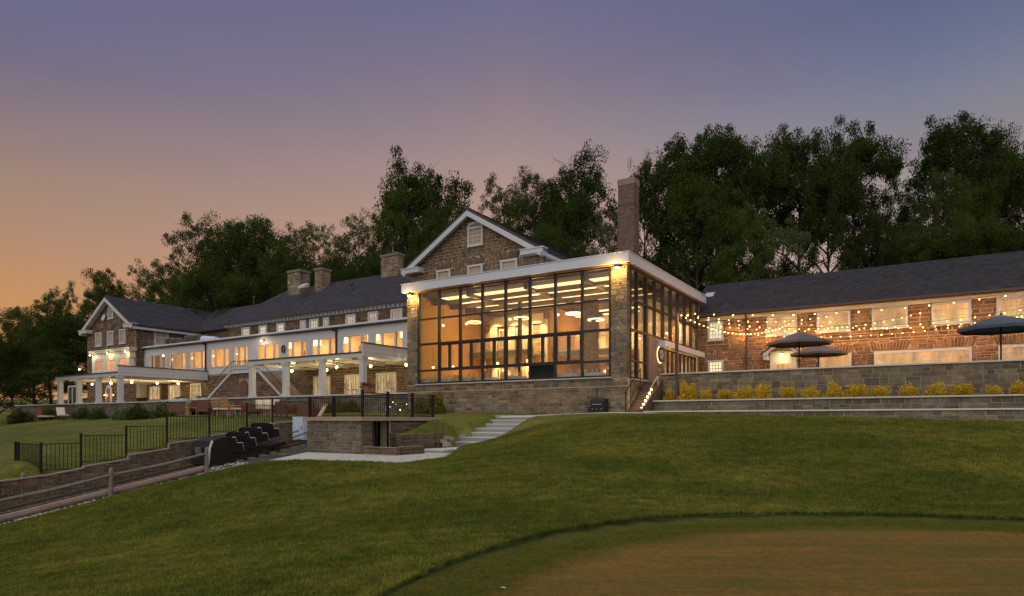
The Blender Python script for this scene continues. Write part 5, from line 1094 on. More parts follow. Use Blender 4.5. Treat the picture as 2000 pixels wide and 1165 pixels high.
TL = [
 (25,600,125,'mid',110,'small tree at the far left edge, top against the orange sky'),(-5,650,62,'dense',150,'dark tree cut by the left edge, lowest of the left trees'),
 (118,548,120,'loose2',70,'thin tree with one tall wispy leader left of the small gabled house'),(100,585,105,'mid',130,'bushy tree left of the small gabled house'),(195,525,100,'mid',120,'round tree standing directly behind the small gable apex'),
 (150,620,88,'dense',150,'dark full tree beside the left porch'),(70,690,80,'dense2',170,'low dark tree behind the left lawn wall'),
 (290,512,112,'loose',110,'airy sprawling tree between the small gable and the dense trees'),(330,510,100,'mid',120,'green tree above the roof of the small gabled house'),
 (385,412,112,'loose',150,'tall airy tree with see-through top left of the dark domed tree'),(440,440,104,'dense',150,'dark domed tree above the left roof valley'),(505,422,98,'dense2',190,'broadest dark domed tree behind the left stone chimneys'),
 (425,520,88,'dense',190,'low dark tree just above the left roof valley'),(560,480,90,'dense',160,'dark tree directly behind the two stone chimneys'),
 (600,425,115,'loose2',110,'airy tree peeking over the dark trees behind the two chimneys'),(655,440,108,'loose2',90,'thin see-through tree left of the right stone chimney'),(700,412,110,'loose',130,'see-through tree whose branches show pink sky behind the right stone chimney'),
 (640,500,86,'dense2',150,'low dark tree between the middle and right chimneys'),(715,500,84,'dense',130,'low dark tree right behind the right stone chimney'),
 (825,312,100,'tall',190,'tall plume-topped tree left of the main gable'),(780,370,94,'mid',130,'green tree leaning left of the plume-topped tree'),(860,400,86,'dense2',130,'dark tree touching the left slope of the main gable'),
 (985,340,100,'loose2',110,'sparse tree with wispy top right of the main gable apex'),(1040,335,92,'mid',150,'full tree above the right slope of the main gable'),(1130,300,90,'dense2',190,'large round tree left of the brick chimney'),
 (1190,420,84,'loose',130,'airy lower tree showing bright sky left of the brick chimney'),(1255,305,96,'loose',90,'light tree top just above the brick chimney'),(1080,440,80,'dense',130,'low dark tree behind the pavilion roof'),
 (1320,262,88,'tall',180,'tall tree first to the right of the brick chimney'),(1400,248,90,'tall2',170,'tall tree second to the right of the brick chimney'),(1360,330,80,'tall',150,'dark tree in front, above the pavilion corner roof'),
 (1480,268,92,'tall',160,'tall tree in the middle of the right wood with forked trunk'),(1560,255,94,'tall2',160,'tall tree over the centre of the wing roof'),(1440,400,78,'mid',140,'lower tree above the left end of the wing roof'),
 (1670,238,88,'tall2',170,'tallest tree of the group left of the sky gap'),(1620,290,84,'tall',130,'tree with bare trunk standing before bright sky'),(1530,430,78,'loose',140,'lower airy tree with bright sky behind it over the wing roof'),
 (1755,368,92,'mid',130,'short tree filling the foot of the sky gap'),(1700,420,80,'dense2',120,'dark low tree left of the sky gap foot'),(1805,440,80,'mid',130,'low tree right of the sky gap foot'),
 (1870,212,88,'tall',180,'tallest tree right of the sky gap, loose top'),(1845,330,80,'mid',120,'leafy tree leaning into the right side of the sky gap'),(1945,260,84,'dense2',150,'dense tree near the right edge'),(2010,262,86,'tall',150,'tall tree cut by the right edge'),(1920,420,74,'dense',150,'low dark tree over the right end of the wing roof'),(1990,440,72,'dense',140,'lowest dark tree at the right edge above the roof')]
for i, (px, yt, D_, kd, w_, lb) in enumerate(TL): tree(px, yt, D_, kd, lb, w_, rot=i*1.7)
# the far-off wood behind everything, one mass
mbw = []
for i in range(26):
    px = -60+i*84; D_ = 98+((i*37) % 23); yt = float(np.interp(px, [0,100,250,400,600,800,1000,1200,1400,1600,1720,1800,1900,2050], [700,660,620,560,520,490,480,500,500,530,560,500,470,455]))
    s, t = at(px, D_); zt = zxw(yt, D_); zb_ = zg(s,t)-2; mbw.append((s, t, zb_, (zt-zb_)))
tr, cr = TV['dense']; allv = []; co = np.empty(len(cr.vertices)*3, np.float32); cr.vertices.foreach_get('co', co); co = co.reshape(-1,4,3)[::4].reshape(-1,3)
for i, (s, t, zb_, h) in enumerate(mbw):
    p = W(s, t, zb_); a = i*1.3; c_, s_ = math.cos(a), math.sin(a); x_ = (co[:,0]*c_-co[:,1]*s_)*h*1.15; y_ = (co[:,0]*s_+co[:,1]*c_)*h*1.15; cc = np.stack([x_, y_, co[:,2]*h], 1)
    cen = cc.reshape(-1,4,3).mean(1, keepdims=True); cc = ((cc.reshape(-1,4,3)-cen)*1.7+cen).reshape(-1,3)
    allv.append(cc+np.array([p.x,p.y,p.z]))
Vv = np.concatenate(allv); nl = len(Vv)//4; me = bpy.data.meshes.new('woodland'); me.vertices.add(len(Vv)); me.vertices.foreach_set('co', Vv.astype(np.float32).ravel()); me.loops.add(len(Vv)); me.loops.foreach_set('vertex_index', np.arange(nl*4, dtype=np.int32)); me.polygons.add(nl); me.polygons.foreach_set('loop_start', np.arange(0, nl*4, 4, dtype=np.int32)); me.materials.append(leafs[0]); me.update(calc_edges=True)
wd = bpy.data.objects.new('woodland', me); COL.objects.link(wd); wd['kind'] = 'stuff'; wd['label'] = 'dark undergrowth of the wooded hill behind the clubhouse'

# ------------------------------------------------------------------ shrubs
def shrub_mesh(seed, m, n=1500, leaf=.05, spiky=False):
    g = np.random.default_rng(seed); d = g.normal(0,1,(n,3)); d /= np.linalg.norm(d,axis=1)[:,None]; d[:,2] = np.abs(d[:,2])
    lump = 1+.22*np.sin(d[:,0]*5+seed)*np.cos(d[:,1]*4+seed*2)+.12*np.sin(d[:,2]*9+seed); r = g.random(n)**.35*lump; P_ = d*r[:,None]*np.array([.5,.5,.92]); sz = g.uniform(.6,1.3,n)*leaf
    out = d*.8+g.normal(0,.5,(n,3)) if spiky else g.normal(0,1,(n,3)); out /= np.linalg.norm(out,axis=1)[:,None]; b = np.cross(out, g.normal(0,1,(n,3))); b /= np.linalg.norm(b,axis=1)[:,None]
    A = out*sz[:,None]; B = b*(sz*(.28 if spiky else .5))[:,None]; Vv = np.stack([P_-A*.5,P_-B,P_+A,P_+B],1).reshape(-1,3); F_ = np.arange(n*4).reshape(-1,4)
    me = bpy.data.meshes.new('foliage'); me.from_pydata(Vv.tolist(), [], F_.tolist()); me.materials.append(m); return me
ymat = leaf_mat('warmlit_yellow_leaf', (.42,.27,.015), (.72,.52,.05), .3); gmat = leaf_mat('shrub_green', (.03,.05,.010), (.10,.13,.025), .25); pmat = leaf_mat('pale_green_leaf', (.10,.14,.05), (.22,.26,.10), .3); omat = leaf_mat('olive_leaf', (.08,.08,.01), (.22,.18,.03), .3)  # terrace shrubs: yellow-green leaves with warm orange light put into their colour
YM = [shrub_mesh(k, ymat, 1300, .09, True) for k in range(4)]; GM = [shrub_mesh(k+10, gmat, 2200, .05) for k in range(3)]; PM = shrub_mesh(30, pmat, 1500, .10, True); OM = shrub_mesh(31, omat, 2500, .06)
stem_mb = MB()
for k in range(6): stem_mb.tube((0,0,0),(math.cos(k)*.2,math.sin(k)*.2,.5),.012,.005,4)
stem_me = stem_mb.mesh('stems', bark)
def shrub(px, ytop, wpx, t, zb_, me_, label, group=None, s=None):
    s = sx(px, t) if s is None else s; Y = W(s,t).y; w = wpx/1260*Y; h = (822-ytop)/1260*Y-zb_
    o = thing('shrub', label, 'shrub', s, t, zb_, px*.7, group); o.scale = (w,w,h); link(bpy.data.objects.new('foliage', me_), o); link(bpy.data.objects.new('stems', stem_me), o); return o
ylab = ['leftmost, tight beside the tall pole','largest, just right of the tall pole','small, third from the pole side','fourth, rounded','fifth, wide','sixth, taller, touching the fifth','seventh, upright','eighth, pointed','ninth, loosely shaped','tenth, broad','eleventh, flat-topped','twelfth, rounded','thirteenth, broad','fourteenth, orange-tipped','fifteenth, smallest and last but one','last, cut by the right edge']
for i, (px, w_, y_) in enumerate(((1308,24,760),(1343,38,745),(1379,26,757),(1417,36,756),(1455,40,755),(1490,34,749),(1538,34,753),(1584,35,751),(1628,36,748),(1674,44,749),(1721,36,751),(1775,36,747),(1830,42,749),(1880,44,748),(1941,28,750),(1994,40,742))):
    shrub(px, y_, w_*1.0, 2.15, 1.02, YM[i % 4], 'golden-tinted shrub on the middle terrace: '+ylab[i], 'golden shrubs on the middle terrace')
for i, (px, y_, w_, lb) in enumerate(((39,795,44,'trimmed green shrub at the left end of the porch wall'),(162,795,40,'dark low shrub right of the loungers'),(192,797,34,'dark shrub second right of the loungers'),(268,785,46,'round dark clipped shrub below the left porch corner'),(318,786,48,'dark clipped shrub beside the wicker chairs'),(96,798,34,'low green shrub behind the loungers'))):
    shrub(px, y_, w_, -2.2, zg(sx(px,-2.2),-2.2)-.05, GM[i % 3], lb)
for i, px in enumerate((228,240,251)): shrub(px, 800, 18, -2.6, zg(sx(px,-2.6),-2.6)-.05, PM, 'pale feathery shrub in the bed, %s of three' % ('first','middle','third')[i], 'pale feathery shrubs')
for px, y_, w_, t_, lb in ((655,784,44,0.2,'green hedge shrub left of the lookout corner post, behind the railing'),(684,782,44,0,'green hedge shrub nearest behind the lookout corner post'),(852,768,40,-1.2,'olive bush at the left foot of the pavilion wall'),(820,778,34,-1.5,'olive bush behind the lookout railing by the pavilion')):
    shrub(px, y_, w_, t_, zg(sx(px,t_),t_)-.05, OM, lb)
mb = MB(); rr = random.Random(4)
for i in range(900):
    s_ = rr.uniform(4,26); 
    if math.sin(s_*1.9)+math.sin(s_*.8+1) < .3: continue
    t_ = rr.uniform(.55,1.1); a = rr.uniform(0,6.28); c, d_ = math.cos(a)*.06, math.sin(a)*.06; z_ = .40+rr.uniform(0,.09); mb.poly([(s_-c,t_-d_,z_),(s_+d_,t_-c,z_+.03),(s_+c,t_+d_,z_+.06),(s_-d_,t_+c,z_+.02)])
o = solo('ground_cover', mb, gmat, 'low green ground cover along the lowest terrace bed', None, 0, 0, 0, kind='stuff')

# ------------------------------------------------------------------ track, stone edging wall, fences
ew = thing('stepped_wall', 'low brown stone wall stepping down beside the track under the iron fence', 'wall', -16, -15, -2); seg = [(-23.5,-20.45,-2.25),(-20.45,-19.03,-2.04),(-19.03,-17.24,-1.76),(-17.24,-15.45,-1.37),(-15.45,-13.36,-.92),(-13.36,-11.3,-.60),(-11.3,-9.76,-.30),(-9.76,-7.0,-.02)]
mb = MB()
def wz_(q, f): return q[2]+(-.10 if f == 0 else .13)
for q in seg: a, b_ = wz_(q,0)-.05, wz_(q,1)-.05; z0 = ztrack(q[0])-.6; mb.hexa([(-16.28,q[0],z0),(-15.93,q[0],z0),(-15.93,q[1],z0),(-16.28,q[1],z0),(-16.28,q[0],a),(-15.93,q[0],a),(-15.93,q[1],b_),(-16.28,q[1],b_)])
c_ = part(ew, 'wall_core', mb, mortar_dark); mb = MB()
for i, q in enumerate(seg):
    t0, t1, z_ = q; a, b_ = wz_(q,0), wz_(q,1)
    stone_wall(ew, c_, stone_low, t0, t1, ztrack(t0)-.2, b_-.05, -15.92, 's', hc=(.09,.22), ln=(.2,.55), depth=.06, gap=.035, seed=100+i, maxn=38, topfn=lambda u: a-.06+(b_-a)*(u-t0)/(t1-t0))
    mb.hexa([(-16.36,t0+.01,a-.045),(-15.86,t0+.01,a-.045),(-15.86,t1+.06,b_-.045),(-16.36,t1+.06,b_-.045),(-16.36,t0+.01,a),(-15.86,t0+.01,a),(-15.86,t1+.06,b_),(-16.36,t1+.06,b_)])
part(ew, 'coping', mb, slabstone)
def fence_panel(fn, a, b, za, zb_, top, pick=.115, low=.08, rails=1):
    """panel between two points a,b (s,t): bottom z za..zb_, level top rail"""
    mb = MB(); a3 = Vector((a[0],a[1],0)); b3 = Vector((b[0],b[1],0)); n = max(2, int((b3-a3).length/pick))
    mb.tube((a[0],a[1],top),(b[0],b[1],top),.022,n=4)
    if rails > 1: mb.tube((a[0],a[1],top-.17),(b[0],b[1],top-.17),.018,n=4)
    mb.tube((a[0],a[1],za+low),(b[0],b[1],zb_+low),.02,n=4); p = part(fn, 'panel_rail', mb, iron)
    for i in range(1, n):
        f = i/n; x, y = a[0]+(b[0]-a[0])*f, a[1]+(b[1]-a[1])*f; z0 = za+(zb_-za)*f+low; q = MB(); q.box(x-.009,x+.009,y-.009,y+.009,z0,top); part(fn, 'picket', q, iron, p)
def post(fn, a, z0, z1, w=.035):
    q = MB(); q.box(a[0]-w,a[0]+w,a[1]-w,a[1]+w,z0,z1); q.box(a[0]-w*1.25,a[0]+w*1.25,a[1]-w*1.25,a[1]+w*1.25,z1,z1+.03); part(fn, 'post', q, iron)
f1 = thing('iron_fence', 'black iron picket fence stepping down the lawn beside the track', 'fence', -16.1, -15, -1.5); X = -16.1
tops = [-.92,-.62,-.25,.2,.50,.82,1.05]
post(f1, (X,-20.45), -2.04, -.88); post(f1, (X-2.3,-20.45), -2.1, -.88)
fence_panel(f1, (X-2.25,-20.45), (X-.05,-20.45), -2.02, -2.02, -.93); post(f1, (X-2.0,-20.45), -2.1, -.9)
for (t0, t1, z_), tp in zip(seg[1:], tops): fence_panel(f1, (X,t0+.04), (X,t1-.04), z_, z_, tp, pick=.14 if t1 < -7.5 else .12); post(f1, (X,t1), z_-.02, tp+.38 if t1 < -9 else tp+.05)
f2 = thing('iron_fence', 'black iron railing round the lookout on top of the stone pump house', 'fence', -9, -9, .165); cnr = (-7.6,-11.6); z0 = .165
fence_panel(f2, (-11.0,-11.6), (-9.4,-11.6), z0, z0, 1.02, low=.06); fence_panel(f2, (-9.4,-11.6), (-7.65,-11.6), z0, z0, 1.02, low=.06)
fence_panel(f2, (cnr[0],-11.55), (cnr[0],-10.0), z0, z0, 1.22, low=.06, rails=2); fence_panel(f2, (cnr[0],-9.95), (cnr[0],-8.3), z0, z0, 1.22, low=.06, rails=2); fence_panel(f2, (cnr[0],-8.25), (cnr[0],-6.75), z0, z0, 1.24, low=.06, rails=2)
for a, h in (((-11.0,-11.6),1.06),((-9.4,-11.6),1.1),(cnr,1.32),((cnr[0],-10.0),1.3),((cnr[0],-8.3),1.3),((cnr[0],-6.75),1.28)): post(f2, a, z0, h, .05)
sg = thing('leaning_sign', 'small folded board leaning on the pump house roof edge', 'sign', -10.1, -11.7, .17); mb = MB(); mb.hexa([(-.2,-.1,0),(.1,-.1,0),(.1,-.06,0),(-.2,-.06,0),(.05,.12,.62),(.3,.12,.62),(.3,.16,.62),(.05,.16,.62)]); lpart(sg, 'board', mb, wood_old); mb = MB(); mb.hexa([(-.15,-.108,.04),(.07,-.108,.04),(.07,-.102,.04),(-.15,-.102,.04),(.08,.112,.58),(.27,.112,.58),(.27,.118,.58),(.08,.118,.58)]); lpart(sg, 'face', mb, mat('printed_face', (.4,.3,.22), .6, noise=.5, scale=20))
# incline track: rails, ties
tkk = thing('incline_track', 'pair of narrow rails on ties climbing the slope beside the lawn', 'track', -13.7, -17, -2.4)
for q in (-14.15,-13.25):
    mb = MB(); t0, t1 = -30, -8.6; mb.hexa([(q-.035,t0,ztrack(t0)+.08),(q+.035,t0,ztrack(t0)+.08),(q+.035,t1,ztrack(t1)+.08),(q-.035,t1,ztrack(t1)+.08),(q-.035,t0,ztrack(t0)+.2),(q+.035,t0,ztrack(t0)+.2),(q+.035,t1,ztrack(t1)+.2),(q-.035,t1,ztrack(t1)+.2)]); part(tkk, 'rail', mb, mat('rail_steel', (.10,.085,.08), .45, metal=.6))
tie = MB().box(-.8,.8,-.09,.09,0,.09).mesh('tie', wood_old); o_ = tkk['o']
for i in range(36): t_ = -30+i*.6; o = bpy.data.objects.new('tie', tie); link(o, tkk); o.location = (0, t_-o_[1], ztrack(t_)-.01-o_[2])
mb = MB(); mb.tube((-12.55,-30,ztrack(-30)+.12),(-12.55,-15.9,ztrack(-15.9)+.18),.13,n=8); part(tkk, 'edge_timber', mb, mat('pale_log', (.26,.185,.15), .9, noise=.35, scale=5, bump=.5))
mb = MB(); rr = random.Random(9)
for i in range(1500):
    t_ = rr.uniform(-29,-14); s_ = rr.choice((rr.uniform(-12.45,-12.05), rr.uniform(-13.1,-12.7), rr.uniform(-14.1,-13.3))); r_ = rr.uniform(.02,.055); z_ = ztrack(t_)+.0; mb.hexa([(s_+x*r_*rr.uniform(.6,1), t_+y*r_*rr.uniform(.6,1), z_+z*r_) for z in (-.3,1) for x,y in ((-1,-1),(1,-1),(1,1),(-1,1))])
solo('gravel', mb, coping_m, 'pale gravel along the track bed', None, 0, 0, 0, kind='stuff')
mb = MB(); mb.hexa([(-12.75,-16.6,ztrack(-16.6)-.02),(-10.9,-14.2,-1.62),(-10.9,-8,-1.5),(-15.9,-8,ztrack(-8)-.05),(-12.75,-16.6,ztrack(-16.6)+.0),(-10.9,-14.2,-1.56),(-10.9,-8,-1.47),(-15.9,-8,ztrack(-8)-.02)])
mb = MB()
for i in range(12): t0 = -16.5+i*.72; t1 = t0+.72; mb.hexa([(-13.1,t0,ztrack(t0)-.2),(-11.05,t0,min(ztrack(t0)+.10,-1.5)-.2),(-11.05,t1,min(ztrack(t1)+.10,-1.5)-.2),(-13.1,t1,ztrack(t1)-.2),(-13.1,t0,ztrack(t0)+.01),(-11.05,t0,max(-1.53,-99) if t0 > -13 else ztrack(t0)+.03),(-11.05,t1,-1.5 if t1 > -12.5 else ztrack(t1)+.03),(-13.1,t1,ztrack(t1)+.01)])
solo('asphalt_walk', mb, asphalt, 'dark asphalt walk between the track and the pump house', None, 0, 0, 0, kind='structure')
# cabinet at the track head
s_, t_ = at(585, 33.6); bx = thing('utility_cabinet', 'pale blue-grey cabinet at the head of the track beside the pump house', 'cabinet', s_, t_, ztrack(t_)); mb = MB(); mb.box(-.42,.42,-.1,.4,.15,1.35); b2 = lpart(bx, 'body', mb, mat('pale_blue_paint', (.42,.50,.58), .5)); mb = MB(); mb.box(-.46,.46,-.14,.44,0,.14); lpart(bx, 'plinth', mb, blackm); mb = MB(); mb.box(-.38,.38,-.125,-.102,.2,1.3); lpart(b2, 'door', mb, mat('pale_blue_paint', (.42,.50,.58), .5)); mb = MB(); mb.box(.28,.31,-.15,-.127,.7,.85); lpart(b2, 'handle', mb, blackm)
# ------------------------------------------------------------------ the incline car
ic = thing('incline_car', 'black open bench car with four stepped rows parked on the track', 'railcar', -13.7, -13.2, ztrack(-13.2)+.2)
ic.rotation_euler = (math.atan(.165), 0, THETA); carblk = mat('car_black', (.008,.008,.009), .42, noise=.05); trim = mat('pale_trim', (.62,.58,.52), .5)
zl_ = lambda y: 0.0
mb = MB(); mb.box(-.62,.62,-1.9,1.95,.05,.22); lpart(ic, 'chassis', mb, blackm)
mb = MB(); mb.prism([(-2.2,.0),(-2.0,.70),(-1.85,.98),(-1.35,1.06),(-1.05,1.02),(-.95,.2),(-1.0,.0)], 0, -.66, .66); hd_ = lpart(ic, 'hood', mb, carblk)
mb = MB(); mb.prism([(-2.26,.0),(-2.05,.72),(-1.88,1.02),(-1.82,.97),(-1.99,.70),(-2.19,.0)], 0, .64, .70); lpart(hd_, 'edge_trim', mb, trim)
mb = MB(); mb.box(-.16,.16,-2.20,-2.10,.45,.75); lpart(hd_, 'badge', mb, mat('dull_emblem', (.12,.11,.10), .5)); mb = MB(); mb.lathe((0,-2.12,.6),[(.02,-.1),(.12,-.06),(.12,.06),(.02,.1)],8)
for i in range(4):
    y0 = -.85+.68*i; z0_ = .20+.10*i; prof = [(y0+.0,z0_+.75),(y0+.12,z0_+.75),(y0+.16,z0_+.72),(y0+.18,z0_+.5),(y0+.22,z0_+.46),(y0+.42,z0_+.44),(y0+.46,z0_+.40),(y0+.47,z0_+.05),(y0-.15,z0_+.05),(y0-.12,z0_+.70)]
    bench = None
    for sx_ in (-.66,.62): mb = MB(); mb.prism(prof, 0, sx_, sx_+.04); e_ = lpart(ic, 'bench_side', mb, carblk); q = MB(); pts = [(sx_+.02,y,z+.005) for y,z in prof[:8]]; q.path(pts, .022, 5); lpart(e_, 'edge_trim', q, trim)
    mb = MB(); mb.box(-.62,.62,y0-.02,y0+.08,z0_+.3,z0_+.78); lpart(ic, 'seat_back', mb, carblk); mb = MB(); mb.box(-.62,.62,y0+.08,y0+.46,z0_+.30,z0_+.36); lpart(ic, 'seat', mb, carblk)
for x in (-.45,.45):
    for y in (-1.4,1.3): mb = MB(); mb.tube((x-.04,y,.08),(x+.04,y,.08),.14,n=14); lpart(ic, 'wheel', mb, blackm)
mb = MB(); mb.tube((.5,1.9,.25),(.5,4.6,.55),.03); mb.tube((-.5,1.9,.25),(-.5,4.6,.55),.03); lpart(ic, 'tow_bar', mb, mat('rail_steel', (.1,.085,.08), .45))
# split rail fence
wmat = mat('weathered_rail', (.17,.145,.12), .95, noise=.45, scale=8, bump=.7)
def rail_fence(label, posts, rails, s=-12.2):
    f = thing('split_rail_fence', label, 'fence', posts[0][0], posts[0][1], posts[0][2])
    for a in posts: q = MB(); q.tube((a[0],a[1],a[2]-.3),(a[0],a[1],a[2]+1.12),.085,.075,8); q.tube((a[0],a[1],a[2]+1.12),(a[0],a[1],a[2]+1.17),.075,.03,8); part(f, 'post', q, wmat)
    for i, (a, b_) in enumerate(rails): q = MB(); m_ = ((a[0]+b_[0])/2+.03,(a[1]+b_[1])/2,(a[2]+b_[2])/2-.05); q.tube(a,m_,.045,.065,6); q.tube(m_,b_,.065,.045,6); part(f, 'rail', q, wmat)
pz = [( -12.2,-15.98,-2.27),(-12.2,-19.76,-2.9),(-12.2,-23.6,-3.55),(-12.2,-27.5,-4.1)]
rail_fence('weathered split-rail fence between the lawn and the track', pz, [((a[0],a[1],a[2]+.9),(b_[0],b_[1],b_[2]+.9)) for a, b_ in zip(pz[:-1], pz[1:])])
pz2 = [(-16.0,-21.1,-3.15),(-16.0,-25,-3.7)]
rail_fence('second split-rail fence on the far side of the track at the left edge', pz2, [((-16,-21.1,-3.15+.95),(-16,-25,-3.7+.95)),((-16,-21.1,-3.15+.45),(-16,-25,-3.7+.45))])

# ------------------------------------------------------------------ lawn furniture
def wicker_chair(label, px, D_, rot, z=None):
    s, t = at(px, D_); o = thing('wicker_armchair', label, 'armchair', s, t, z if z is not None else zg(s,t), rot); mb = MB(); mb.box(-.4,.4,-.4,.4,.22,.42); lpart(o, 'seat', mb, wicker)
    mb = MB(); mb.hexa([(-.42,.32,.2),(.42,.32,.2),(.42,.42,.2),(-.42,.42,.2),(-.40,.42,.88),(.40,.42,.88),(.40,.52,.88),(-.40,.52,.88)]); lpart(o, 'backrest', mb, wicker)
    for x in (-.45,.37): mb = MB(); mb.prism([(-.42,.2),(.4,.2),(.45,.72),(-.05,.64),(-.40,.60)], 0, x, x+.08); lpart(o, 'armrest', mb, wicker)
    for x in (-.38,.38):
        for y in (-.36,.36): mb = MB(); mb.tube((x,y,0),(x,y,.22),.025); lpart(o, 'leg', mb, wicker)
    mb = MB(); mb.box(-.36,.36,-.38,.3,.425,.53); lpart(o, 'cushion', mb, cushion); return o
wicker_chair('dark wicker armchair, leftmost on the lawn, seen from behind', 345, 38, R(150)); wicker_chair('dark wicker armchair facing the leftmost one', 385, 39, R(250)); wicker_chair('reddish wicker armchair left of the slatted deck chair', 408, 37.5, R(200))
wicker_chair('dark wicker armchair beside the sofa', 480, 38, R(165)); wicker_chair('wicker armchair with its back to the fence, right of the sofa', 560, 37, R(180)); wicker_chair('rightmost wicker armchair near the lookout railing', 605, 36, R(195))
def deck_chair(label, px, D_, rot, slats=9):
    s, t = at(px, D_); o = thing('deck_chair', label, 'chair', s, t, zg(s,t), rot)
    for i in range(slats): x = -.3+.6*i/(slats-1); mb = MB(); mb.tube((x,.25,.4),(x*1.1,.55,1.05),.014,n=4); lpart(o, 'back_slat', mb, wood_lt)
    mb = MB(); mb.box(-.33,.33,-.35,.28,.34,.38); mb.tube((-.34,.55,1.05),(.34,.55,1.05),.025); lpart(o, 'frame', mb, wood_lt); mb = MB(); mb.box(-.3,.3,-.33,.25,.385,.46); lpart(o, 'cushion', mb, cushion)
    for x in (-.3,.3):
        for y in (-.32,.26): mb = MB(); mb.tube((x,y,0),(x,y,.36),.025); lpart(o, 'leg', mb, wood_lt)
        mb = MB(); mb.box(x-.03,x+.03,-.34,.4,.56,.6); lpart(o, 'armrest', mb, wood_lt)
deck_chair('slatted wooden chair with pale cushion, back to the porch wall', 455, 37, R(170)); deck_chair('wooden chair with beige cushion beside the slatted one', 430, 36.5, R(80))
s, t = at(517, 39); so = thing('wicker_sofa', 'wicker sofa with three beige cushions behind the iron fence', 'sofa', s, t, zg(s,t), R(5)); mb = MB(); mb.box(-1.0,1.0,-.4,.4,.2,.42); lpart(so, 'seat', mb, wicker); mb = MB(); mb.box(-1.0,1.0,.36,.46,.2,.85); lpart(so, 'backrest', mb, wicker)
for x in (-1.06,.98): mb = MB(); mb.box(x,x+.08,-.4,.46,.15,.65); lpart(so, 'armrest', mb, wicker)
for i in range(3): x = -.95+i*.64; mb = MB(); mb.box(x,x+.6,.14,.33,.45,.98); lpart(so, 'back_cushion', mb, cushion, True); mb = MB(); mb.box(x,x+.6,-.38,.13,.425,.54); lpart(so, 'seat_cushion', mb, cushion)
for x in (-.95,.95):
    for y in (-.35,.35): mb = MB(); mb.tube((x,y,0),(x,y,.2),.03); lpart(so, 'leg', mb, wicker)
for px, D_, lb in ((446,35.5,'low wooden side table in front of the deck chairs'),(370,38,'small dark table between the two left armchairs'),(530,37.3,'low dark table with plant in front of the sofa')):
    s, t = at(px, D_); o = thing('side_table', lb, 'table', s, t, zg(s,t)); mb = MB(); mb.box(-.35,.35,-.3,.3,.42,.46); lpart(o, 'top', mb, wood_lt)
    for x in (-.3,.3):
        for y in (-.25,.25): mb = MB(); mb.tube((x,y,0),(x,y,.42),.02,n=5); lpart(o, 'leg', mb, wood_lt)
for px, D_, lb, rot in ((86,62,'reclined sun lounger with dark frame, left one',.3),(122,61,'sun lounger with raised back and beige cushion, right one',-.2)):
    s, t = at(px, D_); o = thing('sun_lounger', lb, 'lounger', s, t, zg(s,t), rot); mb = MB(); mb.box(-.95,.95,-.35,.35,.3,.36); lpart(o, 'frame', mb, wicker); mb = MB(); mb.box(-.4,.95,-.33,.33,.365,.47); lpart(o, 'cushion', mb, cushion)
    mb = MB(); mb.hexa([(-.5,-.33,.36),(-.4,-.33,.36),(-.4,.33,.36),(-.5,.33,.36),(-1.0,-.33,1.15),(-.88,-.33,1.15),(-.88,.33,1.15),(-1.0,.33,1.15)]); lpart(o, 'backrest', mb, wicker if px < 100 else cushion)
    for x in (-.85,.85):
        for y in (-.3,.3): mb = MB(); mb.tube((x,y,0),(x,y,.3),.03); lpart(o, 'leg', mb, wicker)
# porch furniture: scrolled iron chairs, flower pot, planters
for i, px in enumerate((604,663,680,692,764)):
    s = sx(px,3.2); o = thing('iron_chair', 'scrolled black iron chair on the right porch, %s from the left' % ('first','second','third','fourth','last')[i], 'chair', s, 3.2, 1.93, i*.8, 'iron chairs on the right porch'); mb = MB()
    for r_ in (.24,.16,.08): mb.path([(r_*math.cos(a),.2,.72+r_*math.sin(a)) for a in np.linspace(0,6.28,13)], .014, 4)
    lpart(o, 'scroll_back', mb, iron); mb = MB(); mb.lathe((0,0,.42),[(.22,0),(.23,.03),(.02,.035)],12); lpart(o, 'seat', mb, iron)
    for x in (-.17,.17):
        for y in (-.17,.17): mb = MB(); mb.tube((x,y,0),(x*.9,y*.9,.42),.014); lpart(o, 'leg', mb, iron)
s = sx(719,2.1); o = thing('flower_pot', 'terracotta pot of red-brown flowers standing by the right porch column', 'planter', s, 1.85, 1.95); mb = MB(); mb.lathe((0,0,0),[(.18,0),(.34,.42),(.37,.44),(.37,.52),(.3,.5)],14); lpart(o, 'pot', mb, terracotta); q = bpy.data.objects.new('flowers', shrub_mesh(77, leaf_mat('russet_flower', (.10,.03,.02), (.30,.14,.07), .2), 700, .09)); link(q, o); q.location = (0,0,.45); q.scale = (.9,.9,.45)
for px, lb in ((350,'pale trough planter below the left porch window'),(392,'pale trough planter before the left porch door')):
    s = sx(px,1.2); o = thing('planter_box', lb, 'planter', s, 1.2, 1.72); mb = MB(); mb.box(-.9,.9,-.2,.2,0,.28); lpart(o, 'trough', mb, fascia_m); q = bpy.data.objects.new('plants', GM[0]); link(q, o); q.location = (0,0,.22); q.scale = (1.8,.5,.25)
